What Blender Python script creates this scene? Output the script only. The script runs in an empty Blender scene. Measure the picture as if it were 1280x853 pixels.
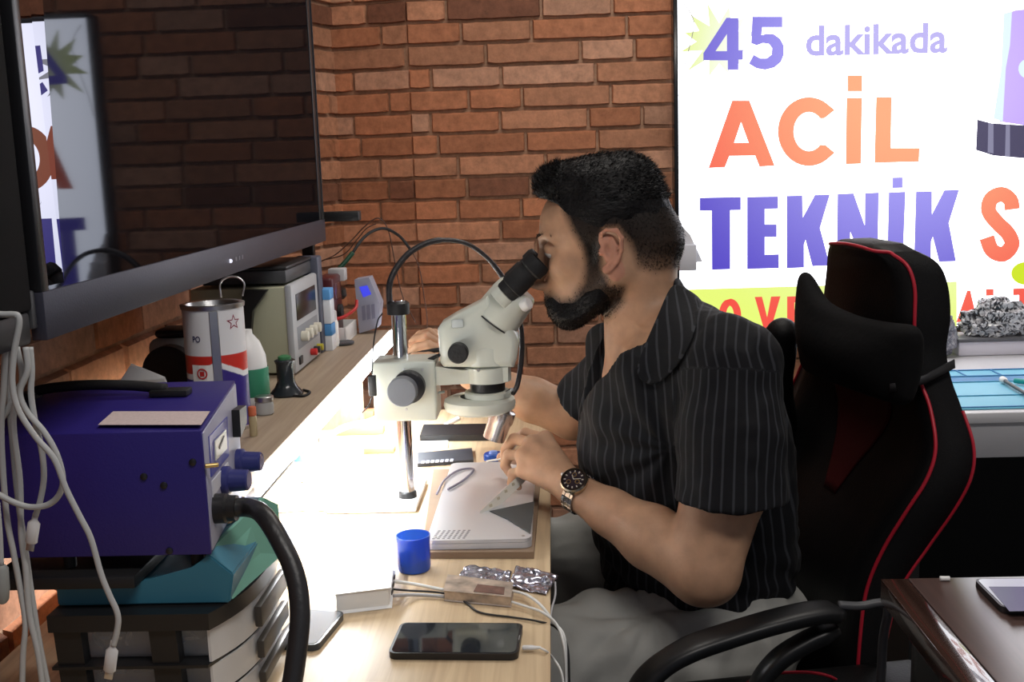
import bpy, bmesh, math, random
import numpy as np
from mathutils import Vector, Matrix
random.seed(7); np.random.seed(7)
SC = bpy.context.scene
COL = SC.collection
PI = math.pi

# ------------------------------------------------------------------ camera
F = 1350.0
PITCH, YAW, ROLL = math.radians(9.42), math.radians(2.3), math.radians(-1.9)
CAM = Vector((0, 0, 1.28))
CM = Matrix.Rotation(YAW, 3, 'Z') @ Matrix.Rotation(PI/2 - PITCH, 3, 'X') @ Matrix.Rotation(ROLL, 3, 'Z')
cd = bpy.data.cameras.new('camera'); cam = bpy.data.objects.new('camera', cd); COL.objects.link(cam)
cam.matrix_world = Matrix.Translation(CAM) @ CM.to_4x4()
cd.sensor_width = 36; cd.lens = F/1280*36; cd.clip_start = 0.02
cd.dof.use_dof = False
SC.camera = cam
SC.view_settings.view_transform = 'Standard'; SC.view_settings.look = 'None'
SC.view_settings.gamma = 1; SC.view_settings.exposure = 0.0
SC.view_settings.use_curve_mapping = False

def ray(x, y): return CM @ Vector(((x-640)/F, -(y-426.5)/F, -1))
def at(x, y, Y):
    r = ray(x, y); return CAM + r*(Y/r.y)
def atz(x, y, z):
    r = ray(x, y); return CAM + r*((z-CAM.z)/r.z)
def atx(x, y, X):
    r = ray(x, y); return CAM + r*(X/r.x)

# ------------------------------------------------------------------ materials
def newmat(name):
    m = bpy.data.materials.new(name); m.use_nodes = True
    nt = m.node_tree; b = nt.nodes['Principled BSDF']
    return m, nt, b
def srgb(*c):
    c = [v/255 for v in c]
    return tuple(((v/12.92) if v <= .04045 else ((v+.055)/1.055)**2.4) for v in c) + (1,)
def mat(name, col, rough=.5, metal=0, spec=.5, noise=0, nscale=20, bump=0, bscale=60, trans=0, ior=1.45, coat=0, sheen=0, stretch=None, emis=None, es=1, sss=0, alpha=1):
    m, nt, b = newmat(name)
    N = nt.nodes; L = nt.links
    c = col if len(col) == 4 else tuple(col)+(1,)
    b.inputs['Base Color'].default_value = c
    b.inputs['Roughness'].default_value = rough
    b.inputs['Metallic'].default_value = metal
    b.inputs['Specular IOR Level'].default_value = spec
    b.inputs['IOR'].default_value = ior
    b.inputs['Transmission Weight'].default_value = trans
    b.inputs['Coat Weight'].default_value = coat
    b.inputs['Sheen Weight'].default_value = sheen
    if alpha < 1: b.inputs['Alpha'].default_value = alpha
    if sss:
        b.inputs['Subsurface Weight'].default_value = sss
        b.inputs['Subsurface Scale'].default_value = .01
        b.inputs['Subsurface Radius'].default_value = (1, .35, .2)
    if emis:
        b.inputs['Emission Color'].default_value = emis if len(emis) == 4 else tuple(emis)+(1,)
        b.inputs['Emission Strength'].default_value = es
    if noise or bump:
        tc = N.new('ShaderNodeTexCoord'); mp = N.new('ShaderNodeMapping')
        if stretch: mp.inputs['Scale'].default_value = stretch
        L.new(tc.outputs['Object'], mp.inputs['Vector'])
    if noise:
        n = N.new('ShaderNodeTexNoise'); n.inputs['Scale'].default_value = nscale; n.inputs['Detail'].default_value = 6
        L.new(mp.outputs[0], n.inputs['Vector'])
        hs = N.new('ShaderNodeHueSaturation'); hs.inputs['Color'].default_value = c
        r = N.new('ShaderNodeMapRange'); r.inputs['From Min'].default_value = .25; r.inputs['From Max'].default_value = .75
        r.inputs['To Min'].default_value = 1-noise; r.inputs['To Max'].default_value = 1+noise
        L.new(n.outputs['Fac'], r.inputs['Value']); L.new(r.outputs[0], hs.inputs['Value'])
        L.new(hs.outputs[0], b.inputs['Base Color'])
    if bump:
        n = N.new('ShaderNodeTexNoise'); n.inputs['Scale'].default_value = bscale; n.inputs['Detail'].default_value = 5
        L.new(mp.outputs[0], n.inputs['Vector'])
        bp = N.new('ShaderNodeBump'); bp.inputs['Strength'].default_value = bump; bp.inputs['Distance'].default_value = .002
        L.new(n.outputs['Fac'], bp.inputs['Height']); L.new(bp.outputs[0], b.inputs['Normal'])
    return m
def emat(name, col, s):
    m, nt, b = newmat(name)
    b.inputs['Base Color'].default_value = (0, 0, 0, 1)
    b.inputs['Emission Color'].default_value = col if len(col) == 4 else tuple(col)+(1,)
    b.inputs['Emission Strength'].default_value = s
    return m

black_plastic = mat('black plastic', (.012, .012, .013), .42, bump=.15, bscale=300)
black_gloss = mat('glossy black', (.01, .01, .011), .18)
black_rubber = mat('black rubber', (.008, .008, .009), .7, bump=.2, bscale=200)
dark_grey = mat('dark grey plastic', (.06, .062, .068), .45, bump=.1, bscale=300)
grey_plastic = mat('grey plastic', (.3, .3, .31), .45, bump=.1, bscale=200)
white_plastic = mat('white plastic', (.78, .78, .77), .35, noise=.03, nscale=8)
cream_plastic = mat('cream plastic', (.66, .68, .6), .4, noise=.03, nscale=10)
chrome = mat('chrome', (.75, .76, .78), .12, 1)
steel = mat('brushed steel', (.6, .6, .6), .3, 1, bump=.1, bscale=200)
brass = mat('brass', (.7, .5, .2), .3, 1)
white_paper = mat('white paper', (.8, .8, .78), .8, noise=.05, nscale=15)
red_plastic = mat('red plastic', (.45, .02, .02), .4, noise=.1)

# ------------------------------------------------------------------ mesh helpers
def link(name, me, m=None, parent=None, smooth=False):
    o = bpy.data.objects.new(name, me); COL.objects.link(o)
    if m is not None:
        for x in (m if isinstance(m, (list, tuple)) else [m]): me.materials.append(x)
    if smooth:
        for p in me.polygons: p.use_smooth = True
    if parent is not None: o.parent = parent; o.matrix_parent_inverse = Matrix.Translation(-parent.location)
    return o
def bm_obj(name, bm, m=None, parent=None, smooth=False, auto=None):
    bmesh.ops.recalc_face_normals(bm, faces=bm.faces)
    me = bpy.data.meshes.new(name); bm.to_mesh(me); bm.free()
    o = link(name, me, m, parent, smooth or auto is not None)
    if auto is not None:
        a = math.radians(auto)
        bm2 = bmesh.new(); bm2.from_mesh(me)
        for e in bm2.edges:
            if len(e.link_faces) == 2 and e.calc_face_angle(0) > a: e.smooth = False
        bm2.to_mesh(me); bm2.free()
    return o
def empty(name, loc, label, cat, group=None, kind=None):
    o = bpy.data.objects.new(name, None); COL.objects.link(o); o.location = Vector(loc)
    o.empty_display_size = .02
    tag(o, label, cat, group, kind); return o
def tag(o, label=None, cat=None, group=None, kind=None):
    if label: o['label'] = label
    if cat: o['category'] = cat
    if group: o['group'] = group
    if kind: o['kind'] = kind
    return o
def struct(o, label=None, cat=None):
    o['kind'] = 'structure'
    o['label'] = label or 'part of the room'
    o['category'] = cat or 'wall'
    return o
def frame(axis, up=None):
    z = Vector(axis).normalized()
    u = Vector(up) if up is not None else (Vector((0, 0, 1)) if abs(z.z) < .9 else Vector((0, 1, 0)))
    x = u.cross(z).normalized(); y = z.cross(x)
    return Matrix((x, y, z)).transposed()
def add_box(bm, lo, hi, bev=0, seg=2, M=None, mi=0):
    lo = Vector(lo); hi = Vector(hi)
    g = bmesh.ops.create_cube(bm, size=1)
    vs = g['verts']
    for v in vs:
        v.co = Vector((lo.x+(v.co.x+.5)*(hi.x-lo.x), lo.y+(v.co.y+.5)*(hi.y-lo.y), lo.z+(v.co.z+.5)*(hi.z-lo.z)))
    fs = set(f for v in vs for f in v.link_faces)
    if bev:
        es = list(set(e for v in vs for e in v.link_edges))
        r = bmesh.ops.bevel(bm, geom=es, offset=bev, segments=seg, affect='EDGES', profile=.5)
        fs = set(r['faces']) | set(f for f in fs if f.is_valid)
        vs = list(set(v for f in fs for v in f.verts))
    if M is not None:
        for v in vs: v.co = M @ v.co
    for f in fs:
        if f.is_valid: f.material_index = mi
    return vs
def add_lathe(bm, prof, c=(0, 0, 0), axis=(0, 0, 1), n=32, mi=0, cap=True, sx=1, sy=1, up=None):
    R = frame(axis, up); c = Vector(c); rings = []
    for r, h in prof:
        rings.append([bm.verts.new(c + R @ Vector((r*sx*math.cos(2*PI*i/n), r*sy*math.sin(2*PI*i/n), h))) for i in range(n)])
    for a, b in zip(rings, rings[1:]):
        for i in range(n):
            f = bm.faces.new((a[i], a[(i+1) % n], b[(i+1) % n], b[i])); f.material_index = mi
    if cap:
        for rg in (rings[0], rings[-1]):
            f = bm.faces.new(rg); f.material_index = mi
    return rings
def cyl_prof(r, h0, h1, b=.001):
    return [(r-b, h0), (r, h0+b), (r, h1-b), (r-b, h1)]
def add_cyl(bm, a, b, r, r2=None, n=24, bev=.0008, mi=0):
    a = Vector(a); b = Vector(b); h = (b-a).length; r2 = r if r2 is None else r2
    return add_lathe(bm, [(max(r-bev, 1e-5), 0), (r, bev), (r2, h-bev), (max(r2-bev, 1e-5), h)], a, b-a, n, mi)
def spline(pts, n=8):
    P = [Vector(p) for p in pts]; out = []
    if len(P) < 3:
        return [P[0].lerp(P[-1], i/n) for i in range(n+1)]
    P = [P[0]*2-P[1]] + P + [P[-1]*2-P[-2]]
    for i in range(1, len(P)-2):
        for k in range(n):
            t = k/n; a, b, c, d = P[i-1:i+3]
            out.append(.5*((2*b)+(-a+c)*t+(2*a-5*b+4*c-d)*t*t+(-a+3*b-3*c+d)*t**3))
    out.append(P[-2]); return out
def add_tube(bm, pts, r, n=10, sub=8, mi=0, smooth=True, rf=None):
    pl = spline(pts, sub) if smooth else [Vector(p) for p in pts]
    N = None; rings = []
    for i, p in enumerate(pl):
        t = (pl[min(i+1, len(pl)-1)]-pl[max(i-1, 0)]).normalized()
        if N is None: N = t.orthogonal().normalized()
        else: N = (N - t*N.dot(t)).normalized()
        B = t.cross(N); rr = r if rf is None else rf(i/(len(pl)-1))
        rings.append([bm.verts.new(p+(N*math.cos(2*PI*k/n)+B*math.sin(2*PI*k/n))*rr) for k in range(n)])
    for a, b in zip(rings, rings[1:]):
        for k in range(n):
            f = bm.faces.new((a[k], a[(k+1) % n], b[(k+1) % n], b[k])); f.material_index = mi
    bm.faces.new(rings[0]).material_index = mi; bm.faces.new(rings[-1]).material_index = mi
def add_prism(bm, poly, depth_vec, mi=0, holes=None):
    """poly: list of 3D points (planar); extruded by depth_vec. holes via triangle fill"""
    d = Vector(depth_vec); loops = [poly]+(holes or [])
    es = []; rings = []
    for lp in loops:
        vs = [bm.verts.new(Vector(p)) for p in lp]; rings.append(vs)
        es += [bm.edges.new((vs[i], vs[(i+1) % len(vs)])) for i in range(len(vs))]
    r = bmesh.ops.triangle_fill(bm, edges=es, use_beauty=True)
    fs = [g for g in r['geom'] if isinstance(g, bmesh.types.BMFace)]
    m = {}
    for vs in rings:
        for v in vs: m[v] = bm.verts.new(v.co+d)
    for f in fs:
        f.material_index = mi
        g = bm.faces.new([m[v] for v in reversed(f.verts)]); g.material_index = mi
    for vs in rings:
        for i in range(len(vs)):
            a, b = vs[i], vs[(i+1) % len(vs)]
            bm.faces.new((a, b, m[b], m[a])).material_index = mi
def bevel_prism(bm, off, seg=2):
    bmesh.ops.remove_doubles(bm, verts=bm.verts, dist=1e-7)
    bmesh.ops.dissolve_limit(bm, angle_limit=.02, verts=bm.verts, edges=bm.edges)
    bmesh.ops.bevel(bm, geom=list(bm.edges), offset=off, segments=seg, affect='EDGES')
def box(name, lo, hi, m, parent=None, bev=.002, seg=2, M=None):
    bm = bmesh.new(); add_box(bm, lo, hi, bev, seg, M); return bm_obj(name, bm, m, parent, auto=35)
def cyl(name, a, b, r, m, parent=None, r2=None, n=32, bev=.0008):
    bm = bmesh.new(); add_cyl(bm, a, b, r, r2, n, bev); return bm_obj(name, bm, m, parent, auto=35)
def lathe(name, prof, c, m, parent=None, axis=(0, 0, 1), n=40, cap=True, sx=1, sy=1, auto=35, up=None):
    bm = bmesh.new(); add_lathe(bm, prof, c, axis, n, 0, cap, sx, sy, up); return bm_obj(name, bm, m, parent, auto=auto)
def tube(name, pts, r, m, parent=None, n=10, sub=8, smooth=True, rf=None):
    bm = bmesh.new(); add_tube(bm, pts, r, n, sub, 0, smooth, rf); return bm_obj(name, bm, m, parent, smooth=True)
def rotm(c, axis, deg):
    c = Vector(c); return Matrix.Translation(c) @ Matrix.Rotation(math.radians(deg), 4, axis) @ Matrix.Translation(-c)

# ------------------------------------------------------------------ implicit surfaces
class Field:
    def __init__(s, lo, hi, res):
        s.lo = np.array(lo, np.float32); s.res = res
        s.n = np.ceil((np.array(hi)-np.array(lo))/res).astype(int)+1
        s.a = np.full(tuple(s.n), .2, np.float32)
    def sub(s, lo, hi):
        i0 = np.clip(np.floor((np.array(lo)-s.lo)/s.res).astype(int), 0, s.n-1)
        i1 = np.clip(np.ceil((np.array(hi)-s.lo)/s.res).astype(int)+1, 1, s.n)
        sl = tuple(slice(a, b) for a, b in zip(i0, i1))
        ax = [s.lo[k]+np.arange(i0[k], i1[k], dtype=np.float32)*s.res for k in range(3)]
        return sl, ax[0][:, None, None], ax[1][None, :, None], ax[2][None, None, :]
    def put(s, sl, d, k, mode):
        a = s.a[sl]
        if a.size == 0: return
        if mode == 'add':
            if k > 0:
                h = np.clip(.5+.5*(d-a)/k, 0, 1); s.a[sl] = d*(1-h)+a*h-k*h*(1-h)
            else: s.a[sl] = np.minimum(a, d)
        elif mode == 'cut':
            if k > 0:
                b = -d; h = np.clip(.5-.5*(b-a)/k, 0, 1); s.a[sl] = b*(1-h)+a*h+k*h*(1-h)
            else: s.a[sl] = np.maximum(a, -d)
    def cone(s, a, b, ra, rb=None, k=.01, mode='add'):
        rb = ra if rb is None else rb; a = np.array(a, float); b = np.array(b, float)
        R = max(ra, rb)+k+3*s.res
        sl, x, y, z = s.sub(np.minimum(a, b)-R, np.maximum(a, b)+R)
        d = b-a; L2 = max(d@d, 1e-12)
        t = np.clip(((x-a[0])*d[0]+(y-a[1])*d[1]+(z-a[2])*d[2])/L2, 0, 1)
        dd = np.sqrt((x-a[0]-t*d[0])**2+(y-a[1]-t*d[1])**2+(z-a[2]-t*d[2])**2)-(ra+(rb-ra)*t)
        s.put(sl, dd, k, mode)
    def chain(s, pts, rs, k=.01, mode='add'):
        for i in range(len(pts)-1): s.cone(pts[i], pts[i+1], rs[i], rs[i+1], k, mode)
    def ell(s, c, r, R=None, k=.01, mode='add'):
        c = np.array(c, float); r = np.array(r, float); R = np.eye(3) if R is None else np.array(R)
        m = max(r)+k+3*s.res
        sl, x, y, z = s.sub(c-m, c+m)
        x = x-c[0]; y = y-c[1]; z = z-c[2]
        q = [x*R[0, j]+y*R[1, j]+z*R[2, j] for j in range(3)]
        k0 = np.sqrt(sum((q[j]/r[j])**2 for j in range(3))); k1 = np.sqrt(sum((q[j]/r[j]**2)**2 for j in range(3)))
        s.put(sl, k0*(k0-1)/np.maximum(k1, 1e-6), k, mode)
    def fn(s, lo, hi, f, k=0, mode='add'):
        sl, x, y, z = s.sub(lo, hi); s.put(sl, f(x, y, z).astype(np.float32)+np.zeros((x.size, y.size, z.size), np.float32), k, mode)
    def mesh(s, smooth=0):
        a = s.a; neg = a < 0
        nx, ny, nz = a.shape
        cnt = np.zeros((nx-1, ny-1, nz-1), np.int8)
        for i in (0, 1):
            for j in (0, 1):
                for k in (0, 1): cnt += neg[i:nx-1+i, j:ny-1+j, k:nz-1+k]
        act = (cnt > 0) & (cnt < 8); del cnt
        I = np.argwhere(act); idx = np.full(act.shape, -1, np.int32); idx[act] = np.arange(len(I))
        acc = np.zeros((len(I), 3)); num = np.zeros(len(I))
        offs = [(i, j, k) for i in (0, 1) for j in (0, 1) for k in (0, 1)]
        V = {o: a[I[:, 0]+o[0], I[:, 1]+o[1], I[:, 2]+o[2]] for o in offs}
        for o in offs:
            for ax in range(3):
                if o[ax] == 0:
                    p = list(o); p[ax] = 1; p = tuple(p)
                    v0, v1 = V[o], V[p]; c = (v0 < 0) != (v1 < 0)
                    t = np.where(c, v0/np.where(v0 == v1, 1, v0-v1), 0)
                    pt = np.array(o, float)[None, :].repeat(len(I), 0); pt[:, ax] = t
                    acc[c] += pt[c]; num[c] += 1
        P = (I+acc/num[:, None])*s.res+s.lo
        quads = []
        for ax in range(3):
            b = (ax+1) % 3; c = (ax+2) % 3
            s0 = [slice(None)]*3; s1 = [slice(None)]*3; s0[ax] = slice(0, -1); s1[ax] = slice(1, None)
            A = neg[tuple(s0)]; B = neg[tuple(s1)]
            E = np.argwhere(A != B)
            ok = (E[:, b] > 0) & (E[:, c] > 0) & (E[:, b] < a.shape[b]-1) & (E[:, c] < a.shape[c]-1); E = E[ok]
            fl = A[E[:, 0], E[:, 1], E[:, 2]]
            def g(db, dc):
                e = E.copy(); e[:, b] -= db; e[:, c] -= dc; return idx[e[:, 0], e[:, 1], e[:, 2]]
            q = np.stack([g(1, 1), g(0, 1), g(0, 0), g(1, 0)], 1)
            q[~fl] = q[~fl][:, ::-1]; quads.append(q)
        Q = np.concatenate(quads); Q = Q[(Q >= 0).all(1)]
        for _ in range(smooth):
            S = np.zeros_like(P); n = np.zeros(len(P))
            for i in range(4):
                u, v = Q[:, i], Q[:, (i+1) % 4]
                np.add.at(S, u, P[v]); np.add.at(n, u, 1); np.add.at(S, v, P[u]); np.add.at(n, v, 1)
            P = P*.5+.5*S/np.maximum(n, 1)[:, None]
        return P, Q
def np_mesh(name, P, Q, m=None, parent=None, smooth=True):
    me = bpy.data.meshes.new(name)
    me.vertices.add(len(P)); me.vertices.foreach_set('co', np.asarray(P, np.float32).ravel())
    k = Q.shape[1]
    me.loops.add(len(Q)*k); me.loops.foreach_set('vertex_index', Q.astype(np.int32).ravel())
    me.polygons.add(len(Q)); me.polygons.foreach_set('loop_start', np.arange(0, len(Q)*k, k, dtype=np.int32))
    me.update(calc_edges=True); me.validate()
    o = link(name, me, m, parent, smooth)
    return o
def fattr(o, name, vals):
    a = o.data.attributes.new(name, 'FLOAT', 'POINT'); a.data.foreach_set('value', np.asarray(vals, np.float32))
def cattr(o, name, cols):
    a = o.data.attributes.new(name, 'FLOAT_COLOR', 'POINT'); c = np.ones((len(cols), 4), np.float32); c[:, :3] = cols
    a.data.foreach_set('color', c.ravel())
def vnoise(P, s, seed=0):
    """smooth value noise on points"""
    rs = np.random.RandomState(seed); T = rs.rand(32, 32, 32).astype(np.float32)*2-1
    q = P*s; i = np.floor(q).astype(int); f = q-i; f = f*f*(3-2*f); out = 0
    for a in (0, 1):
        for b in (0, 1):
            for c in (0, 1):
                w = (f[:, 0] if a else 1-f[:, 0])*(f[:, 1] if b else 1-f[:, 1])*(f[:, 2] if c else 1-f[:, 2])
                out = out+w*T[(i[:, 0]+a) % 32, (i[:, 1]+b) % 32, (i[:, 2]+c) % 32]
    return out
def vnormals(P, Q):
    n = np.cross(P[Q[:, 2]]-P[Q[:, 0]], P[Q[:, 3]]-P[Q[:, 1]]); N = np.zeros_like(P)
    for i in range(4): np.add.at(N, Q[:, i], n)
    return N/np.maximum(np.linalg.norm(N, axis=1), 1e-9)[:, None]
def text_mesh(s, size=1, offset=0.0, extrude=0):
    cu = bpy.data.curves.new('t', 'FONT'); cu.body = s; cu.size = size; cu.offset = offset; cu.extrude = extrude; cu.resolution_u = 3
    o = bpy.data.objects.new('t', cu); COL.objects.link(o)
    dg = bpy.context.evaluated_depsgraph_get()
    me = bpy.data.meshes.new_from_object(o.evaluated_get(dg)); bpy.data.objects.remove(o)
    return me
def text_on(name, s, origin, right, up, width, height, m, parent=None, offset=0.0, lift=.0005):
    me = text_mesh(s, 1, offset)
    n = len(me.vertices); co = np.zeros(n*3); me.vertices.foreach_get('co', co); co = co.reshape(-1, 3)
    mn, mx = co.min(0), co.max(0); o = Vector(origin); r = Vector(right).normalized(); u = Vector(up).normalized(); nn = r.cross(u)
    u0 = (co[:, 0]-mn[0])/(mx[0]-mn[0])*width; v0 = (co[:, 1]-min(mn[1], 0))/(mx[1]-min(mn[1], 0))*height
    W = np.array(o)[None]+u0[:, None]*np.array(r)+v0[:, None]*np.array(u)+lift*np.array(nn)
    me.vertices.foreach_set('co', W.ravel()); me.update()
    return link(name, me, m, parent)
# ================================================================== ROOM
def brick_material():
    m, nt, b = newmat('brick relief'); N = nt.nodes; L = nt.links
    at_ = N.new('ShaderNodeAttribute'); at_.attribute_name = 'tint'
    tc = N.new('ShaderNodeTexCoord')
    n = N.new('ShaderNodeTexNoise'); n.inputs['Scale'].default_value = 45; n.inputs['Detail'].default_value = 8; n.inputs['Roughness'].default_value = .7
    L.new(tc.outputs['Object'], n.inputs['Vector'])
    mr = N.new('ShaderNodeMapRange'); mr.inputs['From Min'].default_value = .3; mr.inputs['From Max'].default_value = .7
    mr.inputs['To Min'].default_value = .7; mr.inputs['To Max'].default_value = 1.3
    L.new(n.outputs['Fac'], mr.inputs['Value'])
    hs = N.new('ShaderNodeHueSaturation'); L.new(at_.outputs['Color'], hs.inputs['Color']); L.new(mr.outputs[0], hs.inputs['Value'])
    L.new(hs.outputs[0], b.inputs['Base Color'])
    b.inputs['Roughness'].default_value = .75; b.inputs['Specular IOR Level'].default_value = .25
    n2 = N.new('ShaderNodeTexNoise'); n2.inputs['Scale'].default_value = 120; n2.inputs['Detail'].default_value = 6
    L.new(tc.outputs['Object'], n2.inputs['Vector'])
    bp = N.new('ShaderNodeBump'); bp.inputs['Strength'].default_value = .5; bp.inputs['Distance'].default_value = .0015
    L.new(n2.outputs['Fac'], bp.inputs['Height']); L.new(bp.outputs[0], b.inputs['Normal'])
    return m
brick_mat = brick_material()
def brick_wall(name, p0, p1, z0, z1, u0=0.0, seed=1, label=None):
    """relief bricks on a mortar plane between plan points p0 -> p1, facing to the right-hand side of travel"""
    rs = random.Random(seed)
    p0 = Vector((p0[0], p0[1], 0)); p1 = Vector((p1[0], p1[1], 0)); t = (p1-p0); L = t.length; t.normalize()
    nrm = Vector((t.y, -t.x, 0)); Z = Vector((0, 0, 1)); H = .0592
    V = []; Fc = []; C = []
    def quad(pts, c):
        i = len(V); V.extend(pts); Fc.append((i, i+1, i+2, i+3)); C.extend([c]*4)
    mort = (.33, .2, .13)
    quad([p0+Z*z0, p1+Z*z0, p1+Z*z1, p0+Z*z1], mort)
    back = -nrm*.06
    quad([p0+Z*z1, p1+Z*z1, p1+Z*z1+back, p0+Z*z1+back], mort)
    quad([p0+Z*z1+back, p1+Z*z1+back, p1+Z*z0+back, p0+Z*z0+back], mort)
    r = 0; z = z0
    while z < z1-.01:
        rr = random.Random(r*77+5); u = u0 - rr.random()*.15; j = 0
        while u < L+u0:
            w = rr.choice([.145, .175, .19, .195, .21, .24, .255])
            a = max(u+.0035, u0)-u0; b = min(u+w-.0035, L+u0)-u0; u += w
            if b-a < .006 or a < 0: continue
            g = rr.random(); k = .8+.36*rr.random()
            if g < .12: c = (.2*k, .085*k, .05*k)
            elif g < .5: c = (.40*k, .165*k, .085*k)
            elif g < .8: c = (.42*k, .2*k, .115*k)
            else: c = (.42*k, .23*k, .15*k)
            zt = z+H-.0035; zb = z+.0045+rr.uniform(-.001, .0012); d = .0105+rr.uniform(-.0012, .002)
            def P(uu, zz, dd): return p0+t*uu+Z*zz+nrm*dd
            nseg = max(2, int((b-a)/.02)); js = [rr.uniform(-.0011, .0011) for _ in range(nseg+1)]; jt = [rr.uniform(-.0008, .0008) for _ in range(nseg+1)]
            js[0] += .0016; js[-1] += .0016
            us = [a+(b-a)*q/nseg for q in range(nseg+1)]
            ui = [min(max(q, a+.003), b-.003) for q in us]
            for q in range(nseg):
                B0, B1 = P(us[q], zb+js[q], 0), P(us[q+1], zb+js[q+1], 0)
                T0, T1 = P(us[q], zt+jt[q], 0), P(us[q+1], zt+jt[q+1], 0)
                b0, b1 = P(ui[q], zb+js[q]+.0012, d), P(ui[q+1], zb+js[q+1]+.0012, d)
                t0, t1 = P(ui[q], zt+jt[q]-.005, d*.96), P(ui[q+1], zt+jt[q+1]-.005, d*.96)
                quad([b0, b1, t1, t0], c); quad([t0, t1, T1, T0], c)
                dk = tuple(x*.55 for x in c)
                quad([B0, B1, b1, b0], c)
                if q == 0: quad([B0, b0, t0, T0], c)
                if q == nseg-1: quad([b1, B1, T1, t1], c)
        z += H; r += 1
    me = bpy.data.meshes.new(name); me.from_pydata([tuple(v) for v in V], [], Fc); me.update()
    o = link(name, me, brick_mat)
    cattr(o, 'tint', np.array(C))
    o['kind'] = 'structure'; o['label'] = label; o['category'] = 'wall'
    return o
ZT = 2.65
brick_wall('wall_back', (-.375, 3.0), (2.6, 3.0), 0, ZT, 0, 3, 'red brick wall behind the workbench and the lit sign')
brick_wall('wall_corner', (-.59, 3.04), (-.375, 3.0), 0, ZT, .4, 4, 'narrow angled brick face at the left end of the back wall')
brick_wall('wall_recess', (-.72, 2.72), (-.59, 3.04), 0, ZT, .1, 5, 'angled brick face in the corner behind the television')
brick_wall('wall_left', (-.72, -.6), (-.72, 2.72), 0, ZT, .3, 6, 'brick wall on the left behind the television')
wall_paint = mat('painted plaster', (.55, .54, .52), .8, noise=.05, nscale=3)
struct(box('wall_right', (2.6, -.6, 0), (2.66, 3.06, ZT), wall_paint, bev=0), 'plain painted wall on the right', 'wall')
floor_m = mat('floor tiles', (.07, .065, .06), .4, noise=.2, nscale=6)
struct(box('floor', (-.8, -.8, -.05), (2.7, 3.12, 0), floor_m, bev=0), 'dark floor of the repair shop', 'floor')
ceil_m = mat('ceiling white', (.6, .6, .6), .9)
struct(box('ceiling', (-.8, -.6, ZT), (2.7, 3.12, ZT+.05), ceil_m, bev=0), 'plain white ceiling', 'ceiling')

# ================================================================== LIT SIGN
SY = 2.935
def sp(x, y, lift=0): return at(x, y, SY-lift)
sign = empty('shop_sign', (1.1, SY+.02, .8), 'large white backlit sign with blue and red Turkish lettering on the brick wall', 'sign')
HOT = sp(1150, 60)
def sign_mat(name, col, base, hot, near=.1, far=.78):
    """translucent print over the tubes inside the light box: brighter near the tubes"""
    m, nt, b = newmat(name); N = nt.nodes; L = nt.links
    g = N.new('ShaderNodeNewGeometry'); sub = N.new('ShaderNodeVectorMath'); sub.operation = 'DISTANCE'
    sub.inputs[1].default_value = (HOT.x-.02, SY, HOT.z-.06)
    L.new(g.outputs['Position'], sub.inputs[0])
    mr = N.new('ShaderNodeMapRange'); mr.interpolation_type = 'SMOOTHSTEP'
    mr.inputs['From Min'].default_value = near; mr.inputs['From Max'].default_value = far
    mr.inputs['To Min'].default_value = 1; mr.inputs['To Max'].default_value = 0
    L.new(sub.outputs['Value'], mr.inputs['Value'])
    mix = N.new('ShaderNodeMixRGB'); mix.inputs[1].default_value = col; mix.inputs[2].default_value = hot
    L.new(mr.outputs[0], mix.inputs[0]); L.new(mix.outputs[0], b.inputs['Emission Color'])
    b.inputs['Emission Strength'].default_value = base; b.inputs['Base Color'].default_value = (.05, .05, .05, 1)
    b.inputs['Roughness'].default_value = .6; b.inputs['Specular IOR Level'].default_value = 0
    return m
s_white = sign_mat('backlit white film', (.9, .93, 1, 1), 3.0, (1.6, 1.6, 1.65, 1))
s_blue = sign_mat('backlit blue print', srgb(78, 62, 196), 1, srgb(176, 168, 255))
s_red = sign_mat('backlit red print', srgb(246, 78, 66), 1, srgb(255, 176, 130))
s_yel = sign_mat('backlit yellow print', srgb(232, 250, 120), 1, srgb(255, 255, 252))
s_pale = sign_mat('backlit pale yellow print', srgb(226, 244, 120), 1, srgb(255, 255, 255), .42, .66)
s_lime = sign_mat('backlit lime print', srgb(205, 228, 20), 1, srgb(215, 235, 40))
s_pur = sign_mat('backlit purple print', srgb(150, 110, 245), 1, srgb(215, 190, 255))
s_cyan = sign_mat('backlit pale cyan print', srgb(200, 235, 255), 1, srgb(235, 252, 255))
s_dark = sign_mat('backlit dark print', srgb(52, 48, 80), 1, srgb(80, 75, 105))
s_grey = mat('sign frame aluminium', (.5, .5, .52), .35, .8)
a0 = sp(847, 3); X0 = a0.x; ZTOP = 1.695; ZBOT = sp(880, 416).z; X1 = 2.0
panel = box('light_panel', (X0, SY, ZBOT), (X1, SY+.05, ZTOP), s_white, sign, bev=.001)
box('side_frame', (X0-.012, SY-.004, ZBOT-.01), (X0-.0005, SY+.052, ZTOP+.01), black_gloss, sign, bev=.001)
box('top_frame', (X0, SY-.004, ZTOP), (X1, SY+.052, ZTOP+.012), dark_grey, sign, bev=.001)
box('bottom_frame', (X0, SY-.004, ZBOT-.012), (X1, SY+.052, ZBOT-.0005), black_gloss, sign, bev=.001)
def poly_on(name, polys, m, lift=.001, parent=sign, holes=None):
    for i, p in enumerate(polys):
        bm = bmesh.new(); hs = (holes or {}).get(i)
        add_prism(bm, [sp(x, y, lift) for x, y in p], (0, .0006, 0), 0, [[sp(x, y, lift) for x, y in h] for h in hs] if hs else None)
        o = bm_obj(name, bm, m, parent)
    return o
c2 = lambda L: [(820+x/2.783, y/2.783) for x, y in L]
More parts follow.
